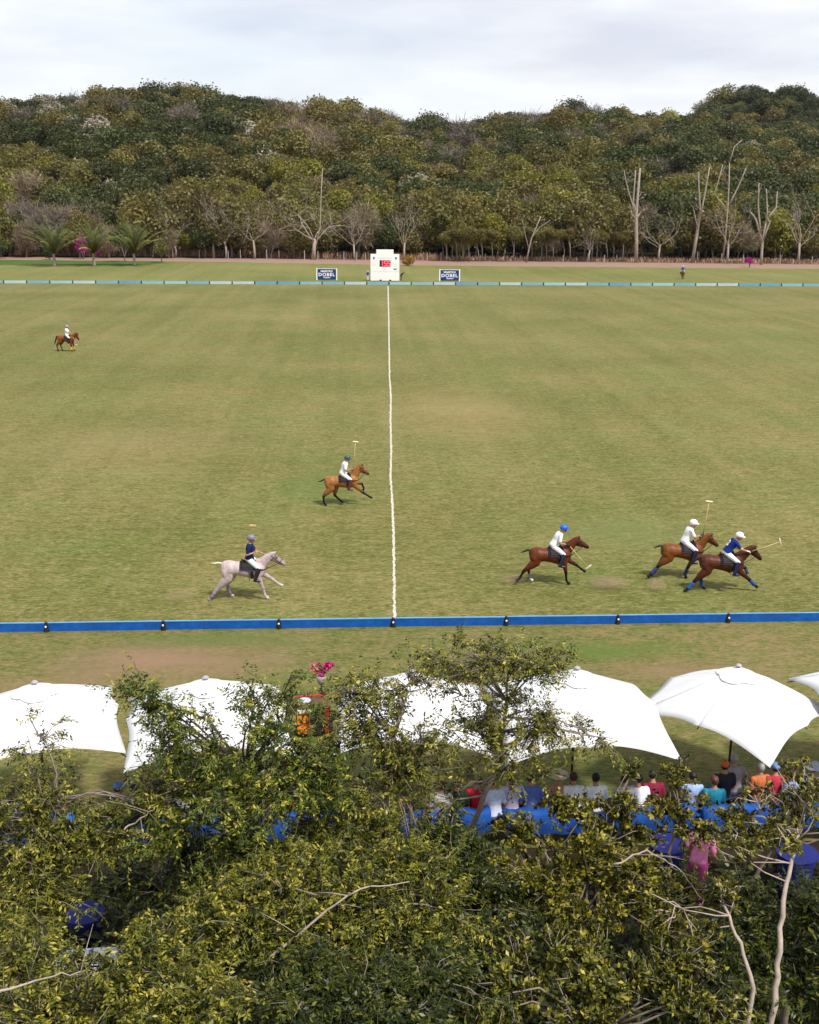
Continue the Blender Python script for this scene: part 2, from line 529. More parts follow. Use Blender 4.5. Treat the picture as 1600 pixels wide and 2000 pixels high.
# ---- sideboards
M_blue = mat('board_blue', (.004, .085, .36), .45, .32, 3.0)
M_blue_highlight = mat('board_blue_lit_edge', (.10, .32, .62), .5, .15, 2.0)  # lighter blue paints the highlight along the top edge
M_black = mat('black_iron', (.012, .012, .014), .5, .3)
M_white = mat('white_paint', (.80, .80, .78), .5, .05)
def boards(name, label, x0, i0, i1, Y, h, mats, th, bracket):
    root = empty(name, (x0 + (i0 + i1) / 2 * BOARD, Y, 0))
    tag(root, label, 'sideboard')
    cx = root.location.x
    cache = {}
    for i in range(i0, i1):
        mm = mats[i % len(mats)]
        if mm.name not in cache:
            mb = MB(); mb.box((0, 0, h / 2 - .01), (BOARD - .05, th, h - .02)); cache[mm.name] = mb.mesh('board'); cache[mm.name].materials.append(mm)
            mb = MB(); mb.box((0, 0, h), (BOARD - .055, th + .012, .02)); cache[mm.name + 'e'] = mb.mesh('cap_strip'); cache[mm.name + 'e'].materials.append(M_blue_highlight if bracket else mm)
        jz = random.uniform(-.004, .004)
        o = mk('board', cache[mm.name], None, root, (x0 + (i + .5) * BOARD - cx, 0, jz))
        o.rotation_euler = (0, random.uniform(-.0012, .0012), random.uniform(-.009, .009))
        mk('cap_strip', cache[mm.name + 'e'], None, o)
    for i in range(i0, i1 + 1):
        if 'st' not in cache:
            mb = MB()
            w0, w1, d = (.085, .045, .06) if bracket else (.12, .10, .07)
            hh = h + (.02 if bracket else .03)
            mb.loft([(V(0, -th / 2 - d * .5, 0), V(w0, 0, 0), V(0, d, 0)), (V(0, -th / 2 - d * .3, hh * .55), V(w0 * .8, 0, 0), V(0, d * .8, 0)), (V(0, -th / 2 - d * .2, hh), V(w1, 0, 0), V(0, d * .6, 0)), (V(0, -th / 2 - d * .2, hh + .02), V(w1 * .4, 0, 0), V(0, d * .3, 0))], 10)
            cache['st'] = mb.mesh('bracket'); cache['st'].materials.append(M_black)
            if bracket:
                mb = MB(); t = V(0, -th / 2 - .095, h * .66)
                mb.loft([(t, V(.034, 0, 0), V(0, 0, .034)), (t + V(0, -.02, 0), V(.026, 0, 0), V(0, 0, .026))], 10)
                cache['dot'] = mb.mesh('reflector'); cache['dot'].materials.append(M_white)
        o = mk('bracket', cache['st'], None, root, (x0 + i * BOARD - cx, 0, 0))
        if bracket: mk('reflector', cache['dot'], None, o)
    return root
boards('sideboard', 'bright blue low sideboard with black brackets beside the umbrellas', -9.661, -4, 11, NEAR_Y, .29, [M_blue], .045, True)
pale = [mat('pale_board_a', (.24, .44, .52), .5, .2, .8), mat('pale_board_b', (.30, .52, .58), .5, .2, .8), mat('pale_board_c', (.13, .33, .50), .5, .2, .8),
        mat('pale_board_d', (.42, .56, .60), .5, .2, .8), mat('pale_board_e', (.19, .39, .50), .5, .2, .8)]
random.shuffle(pale)
seq = [pale[j] for j in (0, 1, 2, 0, 1, 3, 4, 2, 1, 0, 0, 3, 3, 4, 1, 0, 1, 2, 4, 0, 3, 1)]
boards('sideboard', 'pale blue faded low sideboard in front of the scoreboard', -55.726, -6, 44, FAR_Y, .42, seq, .06, False)

# ---- lettering
def text_mesh(body, size, m, extrude=.004, bold=0.0, sp=1.0):
    cu = bpy.data.curves.new('t', 'FONT')
    cu.body = body; cu.size = size; cu.align_x = 'CENTER'; cu.align_y = 'CENTER'
    cu.extrude = extrude; cu.offset = bold; cu.resolution_u = 2; cu.space_character = sp
    o = bpy.data.objects.new('t', cu)
    TMP.collection.objects.link(o)
    vl = TMP.view_layers[0]; vl.update()
    me = bpy.data.meshes.new_from_object(o.evaluated_get(vl.depsgraph))
    bpy.data.objects.remove(o)
    me.materials.clear(); me.materials.append(m)
    return me
def put_text(body, size, m, parent, x, z, y, sx=1.0, name='lettering', bold=0.0, sp=1.0):
    o = mk(name, text_mesh(body, size, m, bold=bold, sp=sp), None, parent, (x, y, z))
    o.rotation_euler = (R(90), 0, 0)
    o.scale = (sx, 1, 1)
    return o

# ---- scoreboard
M_panel = mat('score_white', (.82, .82, .81), .55, .04, .7)
M_grey = mat('faint_grey_print', (.50, .52, .54), .6, .05)
M_midgrey = mat('grey_print', (.28, .30, .33), .6, .05)
M_navy = mat('navy_print', (.006, .018, .10), .5, .1)
M_crest = mat('crest_blue', (.05, .13, .30), .5, .2)
p = gp(752, 548.5)
sb = empty('scoreboard', (p[0], p[1], 0), -R(2))
tag(sb, 'white scoreboard with red digital clock behind the pale blue sideboard', 'scoreboard')
k = 1 / 11.55
W_, H_ = 57 * k, 51.5 * k
mb = MB(); mb.box((0, 0, H_ * .34 / 2 + .05), (W_, .5, H_ * .34 - .02)); mb.build('lower_panel', M_panel, sb)
mb = MB(); mb.box((0, 0, H_ * .34 + .055 + H_ * .33), (W_, .5, H_ * .66 - .02)); mb.build('upper_panel', M_panel, sb)
mb = MB(); mb.box((0, 0, H_ + .06 + 4.2 * k), (34 * k, .42, 8.4 * k)); mb.build('top_sign', M_panel, sb)
for s in (-1, 1):
    mb = MB(); mb.box((s * (W_ / 2 - .2), .05, .05), (.3, .5, .1)); mb.build('foot', M_black, sb)
    mb = MB(); mb.tube([(s * 2.0, .3, 3.2), (s * 2.0, 1.7, 0.02)], .05, 6); mb.build('brace', M_black, sb)
    c = V(s * 21.8 * k, -.255, 43.8 * k)
    mb = MB()
    w, h = .16, .22
    pr = [(-w, h), (-.06, h * .85), (0, h * 1.1), (.06, h * .85), (w, h), (w * .95, -.02), (w * .5, -h * .7), (0, -h), (-w * .5, -h * .7), (-w * .95, -.02)]
    n0 = len(pr)
    mb.add([(c[0] + a, c[1] - .012, c[2] + b_) for a, b_ in pr] + [(c[0] + a, c[1] + .006, c[2] + b_) for a, b_ in pr],
           [tuple(range(n0))] + [(j, j + n0, (j + 1) % n0 + n0, (j + 1) % n0) for j in range(n0)])
    mb.build('crest', M_crest, sb)
# clock
M_led_off = mat('display_dark', (.03, .008, .04), .3, .2)
M_dred = mat('display_red', (.30, .004, .02), .4, .2)
m, n, l, b = nodes_of('led_red')
b.inputs['Base Color'].default_value = (.9, .1, .12, 1)
b.inputs['Emission Color'].default_value = (1.0, .10, .14, 1); b.inputs['Emission Strength'].default_value = .95
M_led = m
cz = 34 * k
clock = MB(); clock.box((.35 * k, -.262, cz), (21.8 * k, .02, 12.2 * k)); clock = clock.build('clock_display', M_dred, sb)
mb = MB(); mb.box((-8.6 * k, -.274, cz), (3.4 * k, .006, 11.8 * k)); mb.build('blank_digit', M_led_off, clock)
def seg_digit(ch, cx, cz, w, h, t):
    S = {'1': 'bc', '5': 'afgcd'}[ch]
    for s in S:
        mb = MB()
        if s == 'a': mb.box((cx, -.28, cz + h / 2 - t / 2), (w, .012, t))
        if s == 'd': mb.box((cx, -.28, cz - h / 2 + t / 2), (w, .012, t))
        if s == 'g': mb.box((cx, -.28, cz), (w, .012, t))
        if s == 'b': mb.box((cx + w / 2 - t / 2, -.2815, cz + h / 4), (t, .012, h / 2 - t * .3))
        if s == 'c': mb.box((cx + w / 2 - t / 2, -.2815, cz - h / 4), (t, .012, h / 2 - t * .3))
        if s == 'f': mb.box((cx - w / 2 + t / 2, -.2815, cz + h / 4), (t, .012, h / 2 - t * .3))
        mb.build('digit_segment', M_led, clock)
seg_digit('1', -5.8 * k, cz, 3.2 * k, 9.4 * k, 1.5 * k)
seg_digit('5', 1.0 * k, cz, 6.0 * k, 9.4 * k, 1.5 * k)
seg_digit('5', 8.0 * k, cz, 6.0 * k, 9.4 * k, 1.5 * k)
put_text('4 1', 5.2 * k, M_grey, sb, -21.5 * k, 30.5 * k, -.256)
put_text('2', 6.0 * k, M_grey, sb, 20.5 * k, 30.5 * k, -.256)
put_text('3', 5.0 * k, M_midgrey, sb, .2 * k, 21.5 * k, -.256)
mb = MB(); mb.box((20.2 * k, -.262, 23.2 * k), (6.2 * k, .02, 1.8 * k)); mb.build('possession_mark', M_navy, sb)
for x in (-8.5, 10.5):
    mb = MB(); mb.box((x * k, -.262, 1.6 * k), (4.4 * k, .02, 1.7 * k)); mb.build('hatch', M_black, sb)
for j in range(11):     # worn title line, too faded to read
    mb = MB(); mb.box((-13 * k + j * 2.6 * k, -.256, (44.2 + .3 * math.sin(j * 2.1)) * k), (1.5 * k, .008, (1.6 + .8 * ((j * 7) % 3)) * k * .7)); mb.build('faded_title_mark', M_grey, sb)

# ---- advertising boards
M_signblue = mat('sign_navy', (.006, .035, .16), .4, .35, 1.2)
M_signwhite = mat('sign_white', (.85, .86, .88), .5, .03)
for (cx, by, side) in ((638.5, 547, 'left'), (878.3, 549, 'right')):
    p = gp(cx, by)
    s_ = 41 / 11.5
    root = empty('advertising_board', (p[0], p[1], 0), -R(1.5))
    tag(root, 'navy advertising board on the lawn, nearest to the palm trees' if side == 'left' else 'navy advertising board on the lawn, on the flowering orange bush side of the scoreboard', 'sign', 'advertising boards flanking the scoreboard')
    w, h = 37 / 11.5, 20.5 / 11.5
    mb = MB(); mb.box((0, 0, .1 + h / 2), (w, .05, h)); pan = mb.build('panel', M_signblue, root)
    for s in (-1, 1):
        mb = MB(); mb.box((s * (w / 2 + .09), 0, .05 + (h + .12) / 2), (.17, .08, h + .22)); mb.build('post', M_signwhite, root)
        mb = MB(); mb.tube([(s * w * .4, .04, h * .8), (s * w * .4, .95, .02)], .03, 6); mb.build('brace', M_black, root)
    mb = MB(); mb.box((0, 0, h + .135), (w, .08, .07)); mb.build('top_rail', M_signwhite, root)
    put_text('MAESTRO', .42, M_signwhite, root, 0, .1 + h * .78, -.03, 1.12, bold=.012)
    put_text('DOBEL', .76, M_signwhite, root, -.03, .1 + h * .46, -.03, 1.1, bold=.016, sp=1.14)
    put_text('TEQUILA', .28, M_signwhite, root, 0, .1 + h * .19, -.03, 1.1, bold=.01)

# ---- fence posts along the road
posts = [(30, 498, 16), (78, 498, 15), (155, 499, 17), (285, 502, 18), (338, 503, 18), (390, 504, 18), (446, 504.5, 17), (470, 505, 17), (521, 505, 19), (545, 505, 18), (595, 507, 19), (621, 508, 18), (672, 508, 18), (697, 508.5, 18),
         (835, 509, 17), (861.5, 509, 17), (918, 509, 17), (948, 510, 16), (985, 510, 16), (1100, 511, 14), (1148, 511, 17), (1180, 512, 15), (1205, 511, 15), (1362, 512, 22), (1409, 513, 20), (1451, 514, 17), (1524, 515, 18), (1585, 516, 16)]
M_post = mat('post_wood', (.42, .37, .33), .85, .25, 5)
pm = None
for (x, y, hpx) in posts:
    p = gp(x, y)
    if pm is None:
        mb = MB(); mb.tube([(0, 0, 0), (.01, 0, .9), (.0, .01, 1.95), (0, .01, 2.0)], [.10, .09, .085, .04], 7); pm = mb.mesh('fence_post'); pm.materials.append(M_post)
    o = mk('fence_post', pm, None, None, (p[0], p[1], 0))
    o.scale = (1, 1, hpx / 9.1 / 2.0)
    o.rotation_euler = (random.uniform(-.05, .05), random.uniform(-.05, .05), random.uniform(0, 6))
    tag(o, 'weathered pale wooden fence post between dirt road and dry woodland', 'post', 'fence posts along the dirt road')

# ---- small orange marker lying on the turf
p = gp(491, 1026)
root = empty('field_marker', (p[0], p[1], 0)); root.scale = (.72, .72, .6); tag(root, 'small flat orange and white marker lying on the turf behind the grey pony', 'marker')
mb = MB(); mb.loft([(V(0, 0, .004), V(.17, 0, 0), V(0, .12, 0)), (V(0, 0, .03), V(.15, 0, 0), V(0, .10, 0)), (V(0, 0, .05), V(.07, 0, 0), V(0, .05, 0))], 14); mb.build('dish', mat('marker_orange', (.62, .30, .09), .6), root, True)
mb = MB(); mb.box((.21, .0, .014), (.14, .05, .02)); mb.build('tag', M_white, root)
# ---- umbrellas
M_canvas = cloth_mat('white_canvas', (.70, .71, .725), .15)
M_seam = mat('canvas_seam', (.66, .67, .69), .8, .1)
M_pole = mat('dark_pole', (.03, .022, .018), .5, .2)
def umbrella(px, py, phi, label, Za=3.5, hs=1.82, slope=.48, seed=0):
    phi -= math.pi / 4
    p = gp(px, py, Za)
    root = empty('garden_umbrella', (p[0], p[1], 0), 0)
    tag(root, label, 'umbrella', 'white garden umbrellas along the verge')
    NA, NR = 10, 9
    def rim(a):                               # square outline with sides hollowed between the rib ends
        a0 = (a + math.pi / 4) % (math.pi / 2) - math.pi / 4
        r = hs / math.cos(a0)
        f = abs(a0) / (math.pi / 4)
        return r * (1 - .055 * math.sin(math.pi * f))
    # rib directions: 4 corners, 4 side middles
    for q in range(8):
        a0, a1 = q * math.pi / 4, (q + 1) * math.pi / 4
        verts, faces = [], []
        for i in range(NR + 1):
            t = .05 + .95 * i / NR
            for j in range(NA + 1):
                f = j / NA
                a = a0 + (a1 - a0) * f
                r = rim(a) * t
                sag = -.045 * math.sin(math.pi * f) * t * t + .004 * math.sin(f * 9 + q * 3 + t * 4)
                verts.append((r * math.cos(a + phi), -r * math.sin(a + phi), Za - slope * r + sag))
        for i in range(NR):
            for j in range(NA):
                b0 = i * (NA + 1) + j
                faces.append((b0, b0 + 1, b0 + NA + 2, b0 + NA + 1))
        mb = MB(); mb.add(verts, faces)
        o = mb.build('canopy_panel', M_canvas, root, True)
        s_ = o.modifiers.new('hem', 'SOLIDIFY'); s_.thickness = .006
        a = a0 + phi
        r = rim(a0)
        mb = MB(); mb.tube([(.12 * math.cos(a), -.12 * math.sin(a), Za - .14), (r * math.cos(a), -r * math.sin(a), Za - slope * r - .085)], [.018, .012], 5)
        mb.build('rib', M_pole, root)
        mb = MB(); mb.tube([(.05 * math.cos(a), -.05 * math.sin(a), Za - 1.35), (r * .5 * math.cos(a), -r * .5 * math.sin(a), Za - slope * r * .5 - .07)], [.012, .012], 5)
        mb.build('strut', M_pole, root)
        sm_ = MB(); ca, sa = math.cos(a), math.sin(a)
        q0, q1 = [V(rr_ * ca, -rr_ * sa, Za - slope * rr_ + .006) for rr_ in (.40, r * .985)]
        wv = V(sa, ca, 0) * .014
        sm_.add([q0 - wv, q1 - wv, q1 + wv, q0 + wv, q0 - wv - V(0, 0, .008), q1 - wv - V(0, 0, .008), q1 + wv - V(0, 0, .008), q0 + wv - V(0, 0, .008)], [(0, 1, 2, 3), (7, 6, 5, 4), (0, 4, 5, 1), (3, 2, 6, 7)])
        sm_.build('seam', M_seam, root)
    verts, faces = [(0, 0, Za + .03)], []
    nn = 32
    for i, t in enumerate((.25, .6, 1.0)):
        for j in range(nn):
            a = j * 2 * math.pi / nn
            r = .42 * (1 + .16 * abs(math.cos(2 * (a)))) * t
            verts.append((r * math.cos(a + phi), -r * math.sin(a + phi), Za + .03 - slope * r * 1.0 + .004 * math.cos(8 * a) * t))
    faces += [(0, 1 + j, 1 + (j + 1) % nn) for j in range(nn)]
    for i in range(2):
        faces += [(1 + i * nn + j, 1 + (i + 1) * nn + j, 1 + (i + 1) * nn + (j + 1) % nn, 1 + i * nn + (j + 1) % nn) for j in range(nn)]
    mb = MB(); mb.add(verts, faces); mb.build('vent_cap', M_canvas, root, True)
    mb = MB(); mb.loft([(V(0, 0, Za + .03), V(.06, 0, 0), V(0, .06, 0)), (V(0, 0, Za + .06), V(.07, 0, 0), V(0, .07, 0)), (V(0, 0, Za + .085), V(.04, 0, 0), V(0, .04, 0))], 10)
    mb.build('finial', mat('grey_plastic', (.35, .33, .36), .5), root)
    mb = MB(); mb.tube([(0, 0, .06), (0, 0, Za + .02)], .028, 8); mb.build('pole', M_pole, root)
    mb = MB(); mb.loft([(V(0, 0, 0), V(.36, 0, 0), V(0, .36, 0)), (V(0, 0, .07), V(.36, 0, 0), V(0, .36, 0)), (V(0, 0, .1), V(.3, 0, 0), V(0, .3, 0)), (V(0, 0, .12), V(.06, 0, 0), V(0, .06, 0)), (V(0, 0, .4), V(.05, 0, 0), V(0, .05, 0))], 16)
    mb.build('base', M_black, root)
    return root
umbrella(68, 1337, R(29), 'white square garden umbrella behind the spindly tree, next but one to the drinks cart', hs=1.64, slope=.44, seed=1)
umbrella(402, 1328, R(36), 'white square garden umbrella just beside the orange drinks cart, on the palm side', hs=1.68, slope=.45, seed=2)
umbrella(806, 1314, R(48), 'white square garden umbrella mostly hidden by sparse branches beside the flower stand', hs=1.62, seed=3)
umbrella(1128, 1309, R(44), 'white square garden umbrella whose corner nearly touches the umbrella above the teal-shirted man', seed=4)
umbrella(1443, 1304, R(92), 'white square garden umbrella turned corner forward, dark pole showing behind the seated spectators', Za=3.2, hs=1.70, seed=5)
umbrella(1770, 1292, R(45), 'white square garden umbrella at the end of the row, beyond the corner-forward one', seed=6)
# ================================================================== PEOPLE
M_skin = coat_mat('skin', .55, .35)
SKIN = (.40, .21, .13)
def lerp(a, b, t): return np.asarray(a) + (np.asarray(b) - np.asarray(a)) * t
def rotl(p, ang, axis):
    return np.array(Matrix.Rotation(ang, 3, axis) @ Vector(p))

def figure(name, label, loc, rz, pose, shirt, trousers, shoes, hair=(.03, .02, .015), hat=None, hatkind='cap', sleeve='short', skin=SKIN,
           group=None, lean=0.0, hip=(0, 0, .5), reach=None, dress=False, boots=False, turn=0.0, voxel=.016, cat='person', gloves=None, twist=0.0, knee=None, ankle=None, toe=None, bulk=1.0):
    """one person; local frame: +x forward, +y left, z up. reach = (left hand, right hand) targets"""
    root = empty(name, loc, rz)
    tag(root, label, cat, group)
    H = V(*hip)
    t = V(math.sin(lean), 0, math.cos(lean))
    fwd = V(math.cos(lean), 0, -math.sin(lean))
    lat = V(0, 1, 0)
    def T(up, f=0.0, l=0.0): return H + t * up + fwd * f + lat * l
    sk = np.array(skin)
    smp = []
    body, top, leg, foot = MB(), MB(), MB(), MB()
    # torso
    spec = [(-.10, .105, .13), (-.03, .125, .165), (.08, .11, .15), (.20, .10, .14), (.33, .115, .165), (.43, .105, .185), (.50, .075, .15), (.535, .05, .06)]
    def torso(mb, k, lo, hi):
        mb.loft([(T(u), fwd * (a + k), lat * (b_ + k)) for u, a, b_ in spec if lo <= u <= hi], 14)
    spec = [(u, a * bulk, b_ * bulk) for u, a, b_ in spec]
    torso(body, 0, -1, 1)
    torso(top, .018, -.035 if not dress else -.11, .54)
    # head
    neck0, hc = T(.50), T(.69, .035)
    hd = rotl(V(1, 0, 0), turn, 'Z')
    hdt = unit(hd * math.cos(lean * .35) - V(0, 0, math.sin(lean * .35)))
    hup = unit(V(0, 0, 1) + V(math.sin(lean * .35), 0, 0)); hl = np.cross(hup, hdt)
    body.tube([neck0, hc - hup * .05], [.06, .055], 10)
    rr = [(-.125, .045, .04), (-.105, .07, .055), (-.05, .09, .07), (.02, .10, .078), (.07, .092, .074), (.105, .065, .055), (.12, .03, .028)]
    rr = [(u * (1 + (bulk - 1) * .6), a * (1 + (bulk - 1) * .6), b_ * (1 + (bulk - 1) * .6)) for u, a, b_ in rr]
    body.loft([(hc + hup * u + hdt * (.015 if u < 0 else 0), hdt * a, hl * b_) for u, a, b_ in rr], 14)
    body.tube([hc + hdt * .085 + hup * .015, hc + hdt * .118 - hup * .03], [.012, .017], 6, dome=True)      # nose
    for s in (-1, 1): body.tube([hc + hl * s * .078 + hup * .02, hc + hl * s * .08 - hup * .03], [.016, .012], 6, dome=True)   # ears
    smp += [(hc + hup * u, .08, sk) for u in (-.1, -.04, .03, .08)] + [(T(u), .12, sk) for u in (.5, .4, .2, 0)]
    # arms
    rl = reach or (T(.02, .25, .17), T(.02, .25, -.17))
    arms = []
    for s, tgt in ((1, rl[0]), (-1, rl[1])):
        sh = T(.445, 0, .185 * s)
        tgt = np.asarray(tgt, float)
        d = tgt - sh
        L = min(np.linalg.norm(d), .54)
        tgt = sh + unit(d) * L
        mid = (sh + tgt) / 2
        drop = math.sqrt(max(.285 ** 2 - (L / 2) ** 2, .0004))
        bend = V(0, .35 * s, -1.0) - fwd * .35
        bend = unit(bend - unit(d) * np.dot(bend, unit(d)))
        el = mid + bend * drop
        hand = unit(tgt - el)
        body.tube([sh, lerp(sh, el, .5), el], [.052, .05, .041], 9, dome=True)
        body.tube([el, lerp(el, tgt, .35), tgt], [.041, .04, .028], 9, dome=True)
        palm = tgt + hand * .045
        body.tube([tgt, palm, tgt + hand * .085], [.027, .036, .03], 8, lat=lat, latk=.6, dome=True)
        arms.append((s, sh, el, tgt, hand, palm))
        gl = gloves if gloves is not None else skin
        smp += [(lerp(sh, el, q), .045, sk) for q in (0, .5, 1)] + [(lerp(el, tgt, q), .035, sk) for q in (.3, .6)]
        smp += [(tgt + hand * q, .03, np.array(gl)) for q in (.02, .06, .1, .16)]
        if sleeve == 'short': top.tube([sh - (el - sh) * .05, lerp(sh, el, .35), lerp(sh, el, .72)], [.076, .072, .066], 10, dome=True)
        else:
            top.tube([sh, lerp(sh, el, .5), el], [.068, .064, .055], 10, dome=True)
            top.tube([el, lerp(el, tgt, .5), tgt - hand * .02], [.055, .05, .04], 10, dome=False)
    # legs
    for s in (1, -1):
        hp = T(-.04, 0, .09 * s)
        if pose == 'stand': kn, an, to = H + V(.03, .10 * s, -.44), H + V(-.01, .11 * s, -.84), H + V(.16, .13 * s, -.885)
        elif pose == 'walk': kn, an, to = H + V(.10 + .08 * s, .10 * s, -.42), H + V(.0 + .22 * s, .1 * s, -.82), H + V(.16 + .22 * s, .12 * s, -.885)
        elif pose == 'sit': kn, an, to = H + V(.44, .13 * s, -.02), H + V(.44, .12 * s, -.50), H + V(.6, .14 * s, -.555)
        else: kn, an, to = V(knee[0], knee[1] * s, knee[2]), V(ankle[0], ankle[1] * s, ankle[2]), V(toe[0], toe[1] * s, toe[2])
        body.tube([hp, lerp(hp, kn, .4), kn], [.092, .085, .06], 10, dome=True)
        body.tube([kn, lerp(kn, an, .3), lerp(kn, an, .75), an], [.057, .06, .045, .038], 10, dome=True)
        heel = an + unit(an - to) * .035 + V(0, 0, -.03)
        body.tube([heel, lerp(heel, to, .5), to], [.038, .042, .03], 8, dome=True)
        leg.tube([hp, lerp(hp, kn, .4), kn], [.108, .1, .072], 12, dome=True)
        if not boots: leg.tube([kn, lerp(kn, an, .3), an], [.07, .072, .058], 12)
        else:
            leg.tube([kn, lerp(kn, an, .35)], [.07, .068], 12, dome=True)
            foot.tube([lerp(kn, an, -.06), lerp(kn, an, .1), lerp(kn, an, .4), lerp(kn, an, .75), an], [.088, .092, .084, .066, .058], 12)
        foot.tube([heel, lerp(heel, to, .5), to], [.046, .05, .038], 10, dome=True)
        smp += [(lerp(hp, kn, q), .07, sk) for q in (0, .5, 1)] + [(lerp(kn, an, q), .05, sk) for q in (.5, 1)]
    leg.loft([(T(u), fwd * (a + .012), lat * (b_ + .012)) for u, a, b_ in spec[:4]], 14)
    eyes = [hc + hdt * .092 + hup * .018 + hl * s * .034 for s in (-1, 1)]
    smp += [(e, .014, V(.02, .015, .012)) for e in eyes] + [(hc + hdt * .095 - hup * .068, .016, sk * V(.8, .5, .5))]
    me = remesh(body, voxel * .85, 3, 'body')
    paint(me, smp)
    bo = mk('body', me, M_skin, root)
    # fingers: five short bent chains rooted in each palm
    fm = MB()
    for s, sh, el, wr, hand, palm in arms:
        side = unit(np.cross(hand, V(0, 0, 1)))
        dn = unit(np.cross(side, hand))
        for j, (off, ln) in enumerate(((-.027, .060), (-.009, .072), (.009, .068), (.026, .054))):
            b0 = wr + hand * .082 + side * off
            b1 = b0 + hand * ln * .5 + dn * -.012
            b2 = b1 + hand * ln * .12 - dn * ln * .5
            fm.tube([b0 - hand * .02, b1, b2], [.0095, .009, .0075], 6, dome=True)
        b0 = wr + hand * .03 - side * .032 * s
        fm.tube([b0, b0 + hand * .03 - side * .022 * s, b0 + hand * .055 - side * .018 * s - dn * .02], [.011, .0105, .008], 6, dome=True)
    gcol = gloves if gloves is not None else skin
    fm.build('fingers', mat('fingers_%d_%d' % (gcol[0] * 100, gcol[2] * 100), gcol, .6), bo, True)
    def cm(c, nm): return mat('%s_%02x%02x%02x' % (nm, *[int(min(1, q) * 255) for q in c]), c, .8, .22, 14, spec=.2, bump=.25)
    to_ = mk('shirt' if not dress else 'dress', remesh(top, voxel, 2, 'shirt'), cm(shirt, 'cloth'), root)
    mk('breeches' if boots else 'trousers', remesh(leg, voxel, 2, 'trousers'), cm(trousers, 'cloth'), root)
    mk('boots' if boots else 'shoes', remesh(foot, voxel, 2, 'boots'), mat('leather_%02x%02x' % (int(shoes[0] * 255), int(shoes[2] * 255)), shoes, .4, .25, 12, spec=.5), root)
    # hair
    hm = MB()
    hm.loft([(hc + hup * u - hdt * .018, hdt * a, hl * b_) for u, a, b_ in [(-.06, .06, .06), (-.02, .09, .08), (.03, .102, .086), (.08, .095, .08), (.115, .06, .055), (.132, .02, .02)]], 14)
    mk('hair', remesh(hm, .014, 2, 'hair'), mat('hair_%02x%02x' % (int(hair[0] * 255), int(hair[2] * 255)), hair, .6, .35, 30, bump=.4), root)
    if hat is not None:
        hb = MB()
        if hatkind == 'helmet':
            hb.loft([(hc + hup * u - hdt * .006, hdt * a, hl * b_) for u, a, b_ in [(-.02, .128, .112), (.02, .145, .122), (.065, .147, .123), (.11, .128, .11), (.148, .086, .076), (.165, .034, .032)]], 18)
            hb.loft([(hc + hup * .005 + hdt * .10, hdt * .115, hl * .095), (hc + hup * .024 + hdt * .10, hdt * .112, hl * .092)], 18)
        elif hatkind == 'cap':
            hb.loft([(hc + hup * u - hdt * .006, hdt * a, hl * b_) for u, a, b_ in [(.02, .112, .094), (.06, .113, .094), (.10, .098, .082), (.13, .05, .045)]], 16)
            hb.loft([(hc + hup * .028 + hdt * .10, hdt * .085, hl * .07), (hc + hup * .038 + hdt * .10, hdt * .083, hl * .068)], 14)
        else:
            hb.loft([(hc + hup * u, hdt * a, hl * b_) for u, a, b_ in [(.035, .25, .24), (.045, .25, .24), (.052, .115, .10), (.11, .105, .092), (.15, .08, .07), (.155, .03, .03)]], 22)
        hb.build('helmet' if hatkind == 'helmet' else 'hat', mat('hat_%02x%02x%02x' % tuple(int(min(1, q) * 255) for q in hat), hat, .42 if hatkind == 'helmet' else .8, .12, 9, spec=.5), root, True)
    root['hc'] = [float(q) for q in hc]
    return root, dict(hc=hc, arms=arms, T=T, fwd=fwd, t=t)

